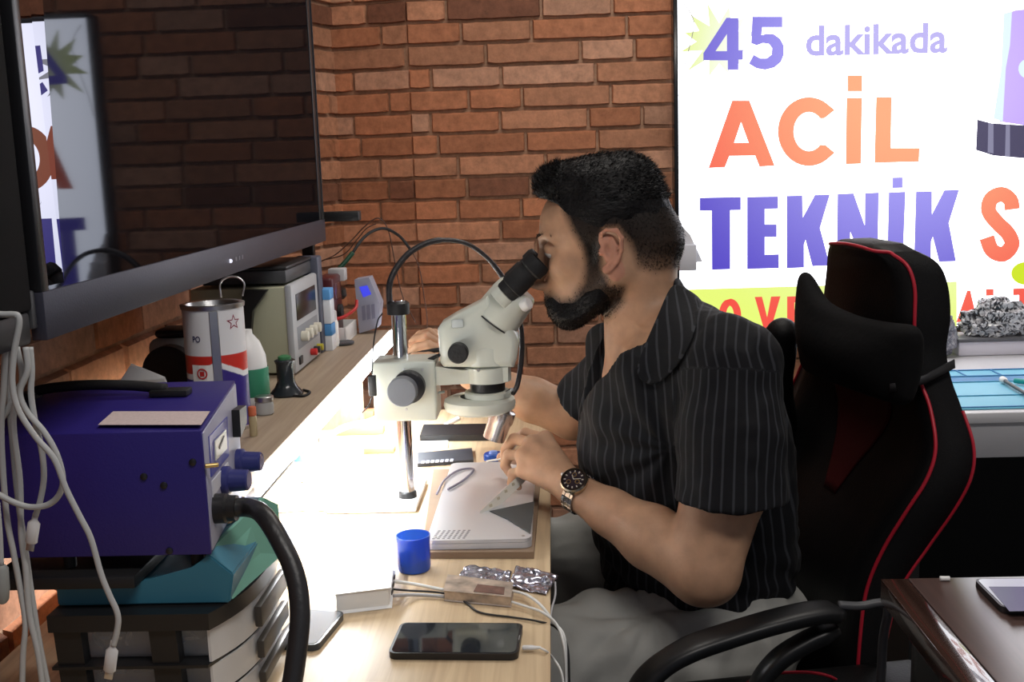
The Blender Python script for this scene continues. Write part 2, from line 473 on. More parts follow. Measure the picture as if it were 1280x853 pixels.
def arc(cx, cy, rx, ry, a0, a1, n=20):
    return [(cx+rx*math.cos(math.radians(a0+(a1-a0)*i/n)), cy+ry*math.sin(math.radians(a0+(a1-a0)*i/n))) for i in range(n+1)]
def thick(pts, w, n=4):
    P = [p for p in spline([(x, y, 0) for x, y in pts], n)]
    l = []; r = []
    for i, p in enumerate(P):
        t = (P[min(i+1, len(P)-1)]-P[max(i-1, 0)]).normalized(); q = Vector((-t.y, t.x, 0))*w/2
        l.append(((p+q).x, (p+q).y)); r.append(((p-q).x, (p-q).y))
    return l+r[::-1]
star = []
for i in range(24):
    a = 2*PI*i/24; r = (50 if i % 2 else 26)*(1+.12*math.sin(i*2.3))
    star.append((899+r*1.02*math.cos(a), 52+r*math.sin(a)*.95))
star = [(max(x, 851), max(y, 4)) for x, y in star]
poly_on('starburst', [star], s_pale, .0008)
poly_on('yellow_band', [[(850, 362.5), (1196, 352), (1196, 409), (850, 416)]], s_yel, .0008)
four = c2([(245, 62), (287, 62), (287, 175), (303, 175), (303, 207), (287, 207), (287, 243), (250, 243), (250, 210), (165, 210), (165, 185)])
five = c2([(335, 58), (440, 58), (440, 95), (370, 95), (367, 122), (385, 117), (410, 119), (432, 135), (445, 160), (445, 190), (435, 215), (412, 235), (380, 243), (350, 238), (323, 222), (340, 190), (362, 203), (385, 203), (402, 190), (404, 168), (393, 153), (372, 150), (350, 158), (331, 150)])
poly_on('digit', [four, five], s_blue, .0016, holes={0: [c2([(247, 118), (207, 178), (247, 178)])]})
o_, rgt = sp(1007, 71, .0016), sp(1184, 66.5, .0016)
up_ = (sp(1007, 31, .0016)-o_)
text_on('time_lettering', 'dakikada', o_, rgt-o_, up_, (rgt-o_).length, up_.length*.97, sign_mat('backlit lavender print', srgb(150, 140, 235), 1, srgb(192, 184, 245)), sign, offset=.026)
A_ = c2([(265, 350), (325, 350), (413, 577), (360, 580), (345, 542), (255, 543), (240, 582), (183, 585)])
C_ = c2(arc(530, 458, 107, 120, 48, 312, 30)[0:]+arc(530, 458, 55, 66, 308, 52, 30))
C_ = c2([(622, 532)]+arc(532, 458, 108, 120, 55, 305, 30)+[(622, 383), (586, 412)]+arc(532, 458, 53, 68, 318, 42, 24)+[(590, 505)])
I_ = c2([(663, 340), (717, 340), (713, 570), (660, 572)]); Id = c2([(667, 262), (718, 262), (717, 318), (667, 318)])
L_ = c2([(766, 338), (820, 338), (817, 515), (917, 515), (915, 563), (760, 567)])
poly_on('letter', [A_, C_, I_, Id, L_], s_red, .0016, holes={0: [c2([(296, 425), (272, 497), (322, 497)])]})
T2 = [(874.8, 247.4), (926, 246.3), (926, 262.8), (912.8, 263), (912.8, 336.7), (890, 337.5), (889.6, 263.6), (874.8, 263.6)]
E2 = [(934, 246.3), (972.6, 245.7), (972.6, 261), (956, 261.5), (956, 280.7), (970.9, 280.7), (970.9, 296.4), (956, 296.4), (956, 318.7), (973.6, 318), (973.6, 335.4), (934, 336.5)]
K2 = [(983.5, 245), (1003, 244.5), (1003.5, 272), (1018.7, 243.8), (1037.4, 243.3), (1025, 285), (1037.3, 332), (1015.5, 333), (1007, 300), (1005, 306), (1005, 334.6), (983.5, 335.6)]
N2 = [(1047, 242.5), (1067, 241.8), (1081, 282), (1081.2, 241.5), (1098.5, 240.7), (1097, 330.4), (1079, 331.4), (1063, 290), (1062.3, 332.8), (1045.8, 333.2)]
I2 = [(1111, 240.7), (1132, 239.7), (1128.4, 328.6), (1109, 329.6)]; J2 = [(1115.7, 222), (1128.3, 221.7), (1128.3, 235), (1115.7, 235.4)]
K3 = [(1145, 239.7), (1165, 239), (1165, 268), (1180.4, 237.9), (1199, 237.2), (1186, 279), (1195, 326.8), (1174, 327.5), (1166, 296), (1164, 302), (1163.5, 328), (1142.5, 328.6)]
poly_on('letter', [T2, E2, K2, N2, I2, J2, K3], s_blue, .0016)
S2 = thick([(1265.5, 262), (1263, 250), (1252, 243), (1239, 249), (1236, 264), (1247, 279), (1260, 292), (1265, 306), (1254, 318), (1240, 313), (1233.5, 297)], 19)
def blk(x0, y0, x1, y1): return [(x0, y0), (x1, y0-.03*(x1-x0)), (x1, y1-.03*(x1-x0)), (x0, y1)]
Eb = [(1290, 236), (1330, 235), (1330, 250), (1311, 250), (1311, 270), (1328, 270), (1328, 286), (1311, 286), (1311, 306), (1331, 306), (1331, 323), (1290, 324)]
poly_on('letter', [S2, Eb], s_red, .0016)
O3 = thick(arc(912.5, 395, 9.5, 17, -90, 250, 18), 9, 2)
V3 = [(943.5, 371.5), (952.5, 371.2), (959, 397), (964, 371), (975.5, 370.7), (963.5, 412), (955, 412)]
E3 = [(984, 371), (1002, 370.4), (1002, 378), (993, 378.3), (993, 387), (1000, 387), (1000, 394), (993, 394), (993, 403), (1002, 403), (1002, 411), (984, 411)]
A3 = [(1209, 363.5), (1213, 363.5), (1222, 403), (1214, 403), (1212, 395), (1206, 395), (1203, 403), (1195.5, 403)]
I3 = [(1234, 373), (1243, 372.7), (1243, 402), (1234, 402)]; I3d = [(1232.5, 361.7), (1242, 361.3), (1242, 369.6), (1232.5, 370)]
T3 = [(1266.5, 361), (1290, 360), (1290, 368), (1282, 368), (1282, 401), (1274, 401), (1274, 369), (1266.5, 369.3)]
poly_on('letter', [O3, V3, E3, A3, I3, I3d, T3], s_red, .0016)
poly_on('round_spot', [arc(1283, 342, 19, 14.5, 0, 345, 22)], s_lime, .0012)
c5 = lambda L: [(1180+x/3.88, y/3.88) for x, y in L]
bea = c5([(300, 65), (345, 50), (420, 42), (700, 42), (760, 65), (790, 590), (600, 608), (388, 608), (268, 590), (285, 340), (292, 210)])
poly_on('beacon_dome', [bea], s_pur, .001)
poly_on('beacon_glint', [c5([(290, 65), (330, 55), (320, 220), (300, 330), (285, 590), (240, 575), (278, 330)]), arc(1284, 86, 11, 12, 0, 345, 16)], s_cyan, .0013)
poly_on('beacon_base', [c5([(162, 580), (230, 598), (388, 608), (600, 608), (820, 590), (826, 735), (600, 768), (388, 768), (240, 755), (155, 728)])], s_dark, .0014)
poly_on('beacon_base_glint', [c5([(215, 597), (240, 600), (240, 745), (212, 740)]), c5([(300, 604), (320, 605), (320, 760), (296, 758)])], sign_mat('backlit grey print', srgb(120, 118, 150), 1, srgb(140, 138, 165)), .0016)
# clear tape, cable and switch box fixed at the left edge of the sign
tp = tube('sign_wire', [sp(853, 2, .01), sp(861, 13, .012), sp(866.5, 24, .012), sp(866.5, 38, .012), sp(860, 66, .01), sp(852, 98, .008), sp(848.5, 120, .006)], .0011, mat('pale wire', (.45, .45, .42), .5)); tag(tp, 'thin pale wire curving down the top left corner of the lit sign', 'wire')
t = empty('switch_box', sp(860, 350, .02), 'small white box fixed low on the left edge of the lit sign', 'switch box')
box('case', sp(849, 326, .03)-Vector((0, 0, .028)), sp(869, 326, 0)+Vector((0, 0, .046)), mat('sign box white', (.62, .63, .68), .5), t, bev=.003)
pr = bmesh.new(); add_prism(pr, [sp(848, 270, .02), sp(852, 282, .02), sp(863, 294, .02), sp(878, 327, .02), sp(849, 331, .02)], (0, .018, 0)); bm_obj('cover', pr, mat('sign cover white', (.7, .71, .76), .5), t)

# ================================================================== TELEVISION
TX = -.438
tv = empty('television', (TX-.02, 1.27, 1.16), 'large switched-off flat television on the left wall above the shelf', 'television')
TY0, TY1, TZ0, TZ1 = .907, 2.085, 1.1437, 1.854
scr, nt, b = newmat('dark glossy screen')
N = nt.nodes; L = nt.links
g1 = N.new('ShaderNodeBsdfGlossy'); g1.inputs['Roughness'].default_value = .035; g1.inputs['Color'].default_value = (.25, .26, .29, 1)
d1 = N.new('ShaderNodeBsdfDiffuse'); d1.inputs['Color'].default_value = (.006, .006, .008, 1)
fr = N.new('ShaderNodeLayerWeight'); fr.inputs['Blend'].default_value = .35
fm = N.new('ShaderNodeMath'); fm.operation = 'MULTIPLY'; fm.inputs[1].default_value = .55
mx = N.new('ShaderNodeMixShader'); L.new(d1.outputs[0], mx.inputs[1]); L.new(g1.outputs[0], mx.inputs[2]); mx.inputs[0].default_value = .33
L.new(mx.outputs[0], N['Material Output'].inputs['Surface'])
box('back_housing', (TX-.06, TY0+.02, TZ0+.02), (TX-.012, TY1-.02, TZ1-.02), black_plastic, tv, bev=.01)
box('screen', (TX-.012, TY0+.012, TZ0+.038), (TX-.002, TY1-.012, TZ1-.012), scr, tv, bev=0)
bez_m = mat('gunmetal bezel', (.045, .046, .066), .42, .3, bump=.1, bscale=400)
box('bottom_bezel', (TX-.014, TY0, TZ0-.003), (TX, TY1, TZ0+.039), bez_m, tv, bev=.0012)
bl = mat('black bezel', (.012, .012, .014), .3)
box('side_bezel', (TX-.014, TY1-.04, TZ0+.039), (TX-.0008, TY1, TZ1), bl, tv, bev=.001)
box('side_bezel', (TX-.014, TY0, TZ0+.039), (TX-.0008, TY0+.014, TZ1), bl, tv, bev=.001)
box('side_trim', (TX-.012, TY1-.013, TZ0+.039), (TX+.0012, TY1-.0105, TZ1), mat('bezel edge', (.02, .02, .024), .2), tv, bev=.0004)
box('top_bezel', (TX-.014, TY0, TZ1-.012), (TX, TY1, TZ1), bl, tv, bev=.001)
# clear protective film still covering the near end of the screen
film, nt, b = newmat('clear protective film')
N = nt.nodes; L = nt.links
g1 = N.new('ShaderNodeBsdfGlossy'); g1.inputs['Roughness'].default_value = .004; g1.inputs['Color'].default_value = (.2, .2, .235, 1)
L.new(g1.outputs[0], N['Material Output'].inputs['Surface'])
bm = bmesh.new()
ft = atx(58, 15, TX+.002); fb = atx(83, 345, TX+.002)
ye = lambda z: fb.y+(ft.y-fb.y)*(z-fb.z)/(ft.z-fb.z)
add_prism(bm, [(TX-.0013, TY0+.014, TZ0+.043), (TX-.0005, ye(TZ0+.043), TZ0+.043), (TX-.0005, ye(1.835), 1.835), (TX-.0013, TY0+.014, 1.835)], (-.0004, 0, 0))
bm_obj('protective_film', bm, film, tv)
cyl('status_light', atx(288, 326.5, TX), atx(288, 326.5, TX+.0012), .0028, mat('white lens', (.85, .85, .9), .2, emis=(.8, .8, 1), es=.8), tv, n=16, bev=.0003)
bm = bmesh.new()
for i, x in enumerate((295, 299, 303)):
    p = atx(x, 324-i*1.3, TX); add_box(bm, (TX-.0004, p.y-.0022, p.z-.0028), (TX+.0005, p.y+.0022, p.z+.0028), 0)
bm_obj('maker_mark', bm, mat('dull silver print', (.22, .22, .26), .4), tv)
box('wall_mount', (-.705, 1.3, 1.3), (TX-.055, 1.7, 1.6), black_plastic, tv, bev=.004)
# mount arm reaching past the far end of the television
ma = box('mount_arm', at(396, 278, 2.12), at(448, 264, 2.12)+Vector((0, .03, 0)), black_plastic, tv, bev=.002)
box('mount_strut', at(378, 326, 2.12), at(389, 272, 2.12)+Vector((0, .02, 0)), black_plastic, tv, bev=.002)
# black wall cabinet at the near left edge
t = empty('wall_cabinet', (-.55, .8, 1.13), 'black cabinet at the left edge of the view that the white cables hang from', 'cabinet')
cz = 1.169
box('body', (-.70, .70, cz), (TX-.004, TY0-.012, 1.9), mat('matt black board', (.004, .004, .0045), .8, spec=.15), t, bev=.003)
box('corner_block', (TX-.04, TY0-.0105, 1.152), (TX-.006, TY0-.002, 1.185), dark_grey, t, bev=.002)
box('hook_bar', (-.60, .76, 1.140), (TX-.006, TY0-.014, cz-.0005), mat('black hook bar', (.006, .006, .006), .5), t, bev=.004)
# ================================================================== WORKBENCH
def wood_mat(name, c1, c2, scale=1, rough=.45, direction='Y', coat=0):
    m, nt, b = newmat(name); N = nt.nodes; L = nt.links
    tc = N.new('ShaderNodeTexCoord'); mp = N.new('ShaderNodeMapping')
    mp.inputs['Scale'].default_value = (45*scale, 1.6*scale, 20*scale) if direction == 'Y' else (1.6*scale, 45*scale, 20*scale)
    L.new(tc.outputs['Object'], mp.inputs[0])
    n = N.new('ShaderNodeTexNoise'); n.inputs['Scale'].default_value = 2.5; n.inputs['Detail'].default_value = 7; n.inputs['Distortion'].default_value = .6
    L.new(mp.outputs[0], n.inputs['Vector'])
    cr = N.new('ShaderNodeValToRGB'); cr.color_ramp.elements[0].position = .3; cr.color_ramp.elements[0].color = c1; cr.color_ramp.elements[1].position = .65; cr.color_ramp.elements[1].color = c2
    L.new(n.outputs['Fac'], cr.inputs[0]); L.new(cr.outputs[0], b.inputs['Base Color'])
    b.inputs['Roughness'].default_value = rough; b.inputs['Coat Weight'].default_value = coat
    bp = N.new('ShaderNodeBump'); bp.inputs['Strength'].default_value = .08; bp.inputs['Distance'].default_value = .001
    L.new(n.outputs['Fac'], bp.inputs['Height']); L.new(bp.outputs[0], b.inputs['Normal'])
    return m
pale_wood = wood_mat('pale oak laminate', (.46, .33, .2, 1), (.6, .46, .29, 1))
brown_wood = wood_mat('dark walnut laminate', (.045, .024, .02, 1), (.085, .045, .037, 1), 1, .36, coat=.35)
brown_wood.node_tree.nodes['Principled BSDF'].inputs['Coat Roughness'].default_value = .3
brown_wood.node_tree.nodes['Principled BSDF'].inputs['Specular IOR Level'].default_value = 1.0
shelf_wood = wood_mat('grey oak laminate', (.27, .2, .14, 1), (.36, .28, .2, 1))
DZ = .75; DX = -.014
t = empty('workbench', (-.3, 1.4, 0), 'long pale oak workbench under the microscope running to the brick wall', 'desk')
bm = bmesh.new(); add_prism(bm, [(-.625, .5, DZ-.028), (DX, .5, DZ-.028), (DX, 2.3, DZ-.028), (-.625, 2.3, DZ-.028)], (0, 0, .028)); bm_obj('worktop', bm, pale_wood, t)
for x, y in ((-.58, .54), (-.09, .54), (-.55, 2.1), (-.09, 2.24)):
    box('leg', (x-.02, y-.02, .001), (x+.02, y+.02, DZ-.028), white_plastic, t, bev=.003)
box('back_panel', (-.6, .6, .35), (-.582, 2.1, DZ-.03), pale_wood, t, bev=.001)
SZ = .95; SX = -.336
t = empty('raised_shelf', (-.48, 1.65, DZ), 'narrow wooden shelf raised above the bench with a glowing light strip', 'shelf')
box('board', (-.66, 1.165, SZ-.02), (SX, 2.17, SZ), shelf_wood, t, bev=.001)
for y in (1.3, 2.15): box('support', (-.6, y-.01, DZ), (SX-.06, y+.01, SZ-.02), shelf_wood, t, bev=.001)
ls = box('light_strip', (SX, 1.14, SZ-.026), (SX+.007, 2.2, SZ-.003), emat('white led strip', (.95, .98, 1), 14), t, bev=.001)
box('strip_profile', (SX-.012, 1.14, SZ-.031), (SX+.006, 2.2, SZ-.0265), mat('aluminium profile', (.7, .7, .7), .4, .9), t, bev=.0005)
ld = bpy.data.lights.new('strip_glow', 'AREA'); ld.shape = 'RECTANGLE'; ld.size = .02; ld.size_y = .85; ld.energy = 14; ld.color = (.93, .97, 1)
lo = bpy.data.objects.new('strip_glow', ld); COL.objects.link(lo); lo.location = (SX+.02, 1.76, SZ-.03)
lo.rotation_euler = (0, math.radians(38), 0)   # faces down and out over the bench
def lamp(name, loc, target, sx, sy, e, col=(1, 1, 1)):
    ld = bpy.data.lights.new(name, 'AREA'); ld.shape = 'RECTANGLE'; ld.size = sx; ld.size_y = sy; ld.energy = e; ld.color = col
    o = bpy.data.objects.new(name, ld); COL.objects.link(o); o.location = loc
    o.rotation_euler = (Vector(target)-Vector(loc)).to_track_quat('-Z', 'Y').to_euler(); return o
lamp('ceiling_lamp_back', (.35, 2.1, 2.6), (.35, 2.25, 0), 1.0, .3, 17, (1, .95, .88))
lamp('ceiling_lamp_front', (.5, .1, 2.6), (.45, .5, 0), 1.2, .3, 22, (1, .95, .9))
w = bpy.data.worlds.new('world'); SC.world = w; w.use_nodes = True
w.node_tree.nodes['Background'].inputs[0].default_value = (.75, .82, 1, 1); w.node_tree.nodes['Background'].inputs[1].default_value = .2

# ------------------------------------------------------------------ things on the shelf
def tile(name, lo, hi, m, parent, bev=.001): return box(name, lo, hi, m, parent, bev)
# paint can
CY = 1.36; cc = at(272, 470, CY); R_ = (at(304, 400, CY)-at(230, 400, CY)).length/2; cc = (at(304, 400, CY)+at(230, 400, CY))/2
czt = at(267, 378, CY).z; cz0 = SZ
can = empty('paint_can', (cc.x, CY, SZ), 'tin can with white, red and blue label and a red star', 'can')
def can_mat():
    m, nt, b = newmat('printed tin label'); N = nt.nodes; L = nt.links
    at_ = N.new('ShaderNodeAttribute'); at_.attribute_name = 'tint'; L.new(at_.outputs['Color'], b.inputs['Base Color'])
    b.inputs['Roughness'].default_value = .32; return m
nA, nZ = 260, 170; V = []; C = []; Q = []
for j in range(nZ+1):
    z = cz0+.004+(czt-.006-cz0-.004)*j/nZ; v = (czt-z)/(czt-cz0)
    for i in range(nA):
        a = 2*PI*i/nA; V.append((cc.x+R_*math.cos(a), CY+R_*math.sin(a), z))
        u = math.degrees((a-math.radians(288)+PI) % (2*PI)-PI)     # 0 = seam, towards the viewer
        peak = .46-.09*max(0, 1-abs(u)/50) + .05
        if v < .385: c = (.72, .72, .74)
        elif v < .43+.1*min(1, abs(u)/55): c = (.55, .03, .02)
        elif v < .475+.1*min(1, abs(u)/55): c = (.75, .75, .76)
        else: c = (.035, .02, .2)
        if v < .39 and v > .37 and False: c = (.7, .1, .1)
        C.append(c)
for j in range(nZ):
    for i in range(nA): Q.append((j*nA+i, j*nA+(i+1) % nA, (j+1)*nA+(i+1) % nA, (j+1)*nA+i))
body = np_mesh('body', np.array(V), np.array(Q), can_mat(), can); cattr(body, 'tint', np.array(C))
lathe('rim', [(R_-.004, czt-.006), (R_+.0015, czt-.006), (R_+.002, czt-.001), (R_-.001, czt), (R_-.005, czt-.001), (R_-.007, czt-.007), (R_-.02, czt-.007)], (cc.x, CY, 0), steel, can, cap=False)
lathe('inner_paint', [(.0001, czt-.010), (R_-.006, czt-.008)], (cc.x, CY, 0), red_plastic, can, cap=False)
lathe('base_rim', [(R_-.003, SZ), (R_+.001, SZ+.0005), (R_+.001, SZ+.004), (R_-.001, SZ+.006)], (cc.x, CY, 0), steel, can)
sa = math.radians(288); sd = Vector((math.cos(sa), math.sin(sa), 0)); st_ = Vector((-sd.y, sd.x, 0))
bm = bmesh.new(); M = Matrix.Translation((cc.x, CY, 0)) @ Matrix((st_, sd, Vector((0, 0, 1)))).transposed().to_4x4()
add_box(bm, (-.0055, R_-.002, SZ+.006), (.0055, R_+.0014, czt-.007), .0006, 1, M); bm_obj('seam', bm, steel, can)
def on_can(u, z, du, dz, lift=.0007):
    a = math.radians(288+u)+du/R_; r = R_+lift; return Vector((cc.x+r*math.cos(a), CY+r*math.sin(a), z+dz))
bm = bmesh.new(); pts = []
for i in range(10):
    a = PI/2+2*PI*i/10; r = .0105 if i % 2 == 0 else .0045; pts.append((r*math.cos(a), r*math.sin(a)))
for k in range(10):
    a, b = pts[k], pts[(k+1) % 10]
    ia = (a[0]*.72, a[1]*.72); ib = (b[0]*.72, b[1]*.72); zz = czt-.0235
    vs = [bm.verts.new(on_can(38, zz, *p)) for p in (a, b, ib, ia)]; bm.faces.new(vs)
bm_obj('star_mark', bm, mat('dark red print', (.25, .02, .05), .4), can)
bm = bmesh.new(); vs = [bm.verts.new(on_can(-29, czt-.088, *p)) for p in ((-.0145, -.016), (-.004, -.016), (.006, -.016), (.0145, -.016), (.0145, .013), (.006, .013), (-.004, .013), (-.0145, .013))]
bm.faces.new((vs[0], vs[1], vs[6], vs[7])); bm.faces.new((vs[1], vs[2], vs[5], vs[6])); bm.faces.new((vs[2], vs[3], vs[4], vs[5]))
bm_obj('warning_label', bm, white_paper, can)
bm = bmesh.new(); vo = [bm.verts.new(on_can(-29, czt-.086, .007*math.cos(k*PI/12), .007*math.sin(k*PI/12), .0013)) for k in range(24)]
vi = [bm.verts.new(on_can(-29, czt-.086, .0052*math.cos(k*PI/12), .0052*math.sin(k*PI/12), .0013)) for k in range(24)]
for k in range(24): bm.faces.new((vo[k], vo[(k+1) % 24], vi[(k+1) % 24], vi[k]))
vs = [bm.verts.new(on_can(-29, czt-.086, *p, .0013)) for p in ((-.003, -.003), (.003, -.003), (.003, .003), (-.003, .003))]; bm.faces.new(vs)
bm_obj('warning_mark', bm, mat('red print', (.5, .03, .03), .4), can)
pm = text_mesh('PO', 1, .02); n = len(pm.vertices); co = np.zeros(n*3); pm.vertices.foreach_get('co', co); co = co.reshape(-1, 3)
mn = co.min(0); mxx = co.max(0); W_ = np.array([list(on_can(-44, czt-.046, (p[0]-mn[0])/(mxx[0]-mn[0])*.011, (p[1]-mn[1])/(mxx[1]-mn[1])*.008)) for p in co])
pm.vertices.foreach_set('co', W_.ravel()); pm.update(); link('label_lettering', pm, mat('dark blue print', (.03, .03, .1), .4), can)
# wire handle bail standing up behind the can
tube('handle', [at(276, 372, CY+.03), at(275, 355, CY+.03), at(284, 347, CY+.03), at(297, 347, CY+.03), at(305, 355, CY+.03), at(303, 370, CY+.03)], .0014, steel, can, n=8)

def P2(x, y, Y): return at(x, y, Y)
# power supply
psu = empty('bench_power_supply', (-.46, 1.8, SZ), 'beige bench power supply with dark display standing behind the paint can', 'power supply')
fx = -.418; y0, y1 = 1.70, 1.892; zb, zt = SZ+.004, 1.098
PM = Matrix.Identity(4)
beige = mat('beige painted steel', (.42, .42, .3), .5, noise=.05, nscale=8); psug = mat('grey front', (.42, .43, .45), .45)
box('case', (fx-.165, y0+.004, zb), (fx-.008, y1-.004, zt-.004), beige, psu, bev=.003)
bm = bmesh.new(); add_box(bm, (fx-.012, y0, zb-.001), (fx, y1, zt), .004, 2); bm_obj('front_panel', bm, psug, psu, auto=35)
dm = mat('dark display', (.012, .009, .007), .25)
fz = lambda v: zt-v*(zt-zb)
box('display', (fx-.002, y0+.025, fz(.43)), (fx+.0012, y1-.025, fz(.13)), dm, psu, bev=.0006)
box('control_area', (fx-.002, y0+.022, fz(.76)), (fx+.0006, y1-.02, fz(.5)), mat('mid grey panel', (.22, .23, .25), .5), psu, bev=.0006)
for k in range(4):
    y = y0+.05+k*.032; cyl('knob', (fx, y, fz(.63)), (fx+.012, y, fz(.63)), .0085, mat('knob cream', (.6, .57, .48), .4), psu, n=20)
for y, c in ((y0+.11, (.5, .02, .02)), (y0+.135, (.02, .02, .02)), (y0+.16, (.4, .35, .03))):
    cyl('terminal', (fx, y, fz(.89)), (fx+.011, y, fz(.89)), .006, mat('terminal', c, .4), psu, n=16)
box('power_switch', (fx, y0+.02, fz(.93)), (fx+.003, y0+.04, fz(.84)), black_plastic, psu, bev=.001)
for y in (y0+.02, y1-.02): box('foot', (fx-.03, y-.008, SZ), (fx-.014, y+.008, zb), black_rubber, psu, bev=.001)
bm = bmesh.new()
p = at(318, 366, 1.698); add_prism(bm, [at(305, 362, 1.694), at(336, 362, 1.694), at(318, 388, 1.694), at(312, 470, 1.694), at(305, 470, 1.694)], (0, -.012, 0)); o = bm_obj('black_handset', bm, black_plastic); tag(o, 'black wedge-shaped tool leaning against the side of the beige power supply', 'tool')
# dark device on top of the power supply
t = empty('dark_device', (-.46, 1.8, zt), 'flat dark grey box lying on top of the beige power supply', 'device')
box('body', (fx-.15, y0+.02, zt), (fx-.012, y1+.01, zt+.022), dark_grey, t, bev=.003)
box('lid', (fx-.152, y0+.018, zt+.0225), (fx-.01, y1+.012, zt+.028), black_plastic, t, bev=.002)
o = box('small_speaker', (fx-.045, y1+.014, SZ), (fx+.0, y1+.05, 1.125), mat('slate grey', (.07, .075, .11), .5), bev=.004); tag(o, 'slate grey upright box just behind the beige power supply', 'box')
# tape roll / soldering spool holder behind, left
t = empty('tape_dispenser', (-.585, 1.45, SZ), 'grey dispenser with a black wheel half hidden left of the paint can', 'dispenser')
box('body', at(186, 470, 1.47)+Vector((0, -.0, -.03)), at(240, 424, 1.47)+Vector((0, .06, 0)), mat('pale grey body', (.36, .36, .36), .5), t, bev=.012, seg=3)
q = at(216, 462, 1.46); cyl('wheel', q, q+Vector((0, -.02, 0)), .036, black_plastic, t)
box('top_cover', at(192, 424, 1.48), at(236, 412, 1.48)+Vector((0, .05, 0)), black_plastic, t, bev=.006)
bm = bmesh.new(); add_prism(bm, [at(150, 477, 1.3), at(163, 457, 1.31), at(205, 474, 1.32), at(228, 530, 1.33), at(165, 530, 1.33)], (0, .004, .002)); o = bm_obj('paper_card', bm, white_paper); tag(o, 'white card leaning behind the blue station, left of the can', 'card')
# bottle behind the can
q = at(312, 470, 1.47); q.z = SZ
t = empty('spray_bottle', q, 'white and green rounded bottle partly hidden behind the paint can', 'bottle')
lathe('body', [(.012, 0), (.024, .001), (.026, .01), (.026, .045), (.024, .075), (.017, .095), (.008, .106), (.0075, .112), (.0001, .113)], q, white_plastic, t)
lathe('label', [(.0263, .02), (.0266, .021), (.0266, .058), (.0263, .059)], q, mat('green label', (.03, .22, .12), .5), t, cap=False)
# jars
def jar(name, px, py, Y, r, h, m, ml, label, cat, lidh=.008):
    q = at(px, py, Y); q.z = SZ
    t = empty(name, q, label, cat)
    lathe('body', [(r*.85, 0), (r, .002), (r, h-.003), (r*.9, h)], q, m, t)
    lathe('lid', [(r*.96, h+.0003), (r*1.02, h+.0012), (r*1.02, h+lidh-.001), (r*.9, h+lidh)], q, ml, t)
    return t
glass = mat('frosted glass', (.6, .6, .58), .25, trans=.4)
jar('glass_jar', 331, 512, 1.43, .0125, .018, glass, steel, 'small round glass jar on the front of the shelf beside the can', 'jar')
jar('flux_bottle', 317, 540, 1.31, .005, .026, mat('pale yellow liquid', (.6, .5, .3), .3, trans=.3), mat('orange cap', (.5, .12, .05), .5), 'tiny bottle with orange cap at the shelf corner by the blue station', 'bottle', .012)
# black shoe-like stand: tip holder
t = empty('tip_holder', (at(360, 480, 1.55).x, 1.55, SZ), 'black flared soldering tip holder in front of the beige power supply', 'holder')
q = at(359, 498, 1.555); q.z = SZ
lathe('base', [(.024, 0), (.025, .003), (.017, .012), (.013, .02), (.013, .046), (.0155, .052), (.012, .054), (.0001, .05)], q, mat('glossy dark plastic', (.02, .025, .03), .2), t)
lathe('insert', [(.0095, .0505), (.0095, .058), (.004, .06)], q, mat('green insert', (.05, .2, .08), .5), t)
tube('cord', [q+Vector((.012, -.018, .002)), q+Vector((.03, -.02, .002)), q+Vector((.033, .005, .002)), q+Vector((.02, .022, .002))], .002, black_rubber, t)
# tape stack
for i, (zz, hh, c, nm) in enumerate(((0, .028, (.7, .72, .76), 'lower white block of the stack beside the power supply front'), (.028, .022, (.08, .28, .6), 'lower blue block of the stack beside the power supply front'), (.05, .044, (.7, .72, .76), 'upper white block of the stack beside the power supply front'), (.094, .02, (.1, .32, .65), 'blue block on top of the stack beside the power supply front'))):
    o = box('component_box', (-.437, 1.93, SZ+zz), (-.405, 1.965, SZ+zz+hh-.0004), mat('box colour %d' % i, c, .5), bev=.0015); tag(o, nm, 'box', 'boxes stacked beside the power supply')
# white bottle
q = at(417, 445, 1.98); q.z = SZ
t = empty('glue_bottle', q, 'white cylindrical bottle standing at the front of the shelf', 'bottle')
lathe('body', [(.011, 0), (.0125, .002), (.0125, .045), (.0105, .05)], q, white_plastic, t); lathe('cap', [(.0102, .0503), (.0102, .066), (.008, .068)], q, mat('cap grey', (.6, .6, .6), .4), t)
# white open box with red handled tool and multimeter
t = empty('white_tray', (-.41, 2.06, SZ), 'white open tray under the red tools at the far end of the shelf', 'tray')
tx0, tx1, ty0, ty1 = -.47, -.395, 2.01, 2.125
box('base', (tx0, ty0, SZ), (tx1, ty1, SZ+.003), white_plastic, t, bev=.0005)
box('wall', (tx1-.003, ty0, SZ+.0032), (tx1, ty1, SZ+.03), white_plastic, t, bev=.0005); box('wall', (tx0, ty0, SZ+.0032), (tx0+.003, ty1, SZ+.03), white_plastic, t, bev=.0005)
box('wall', (tx0+.0035, ty0, SZ+.0032), (tx1-.0035, ty0+.003, SZ+.03), white_plastic, t, bev=.0005); box('wall', (tx0+.0035, ty1-.003, SZ+.0032), (tx1-.0035, ty1, SZ+.03), white_plastic, t, bev=.0005)
t = empty('multimeter', (-.43, 2.06, SZ+.0035), 'dark red multimeter standing in the white tray', 'multimeter')
box('body', (-.452, 2.02, SZ+.0045), (-.418, 2.11, 1.075), mat('dark maroon', (.08, .012, .015), .35), t, bev=.006, seg=3)
box('screen', (-.419, 2.035, 1.03), (-.4165, 2.09, 1.062), mat('maroon glass', (.12, .05, .055), .15), t, bev=.0005)
cyl('dial', (-.418, 2.065, 1.005), (-.410, 2.065, 1.005), .014, black_plastic, t)
t = empty('pliers', (-.405, 2.06, 1.0), 'pliers with curved red handles hanging over the white tray', 'pliers')
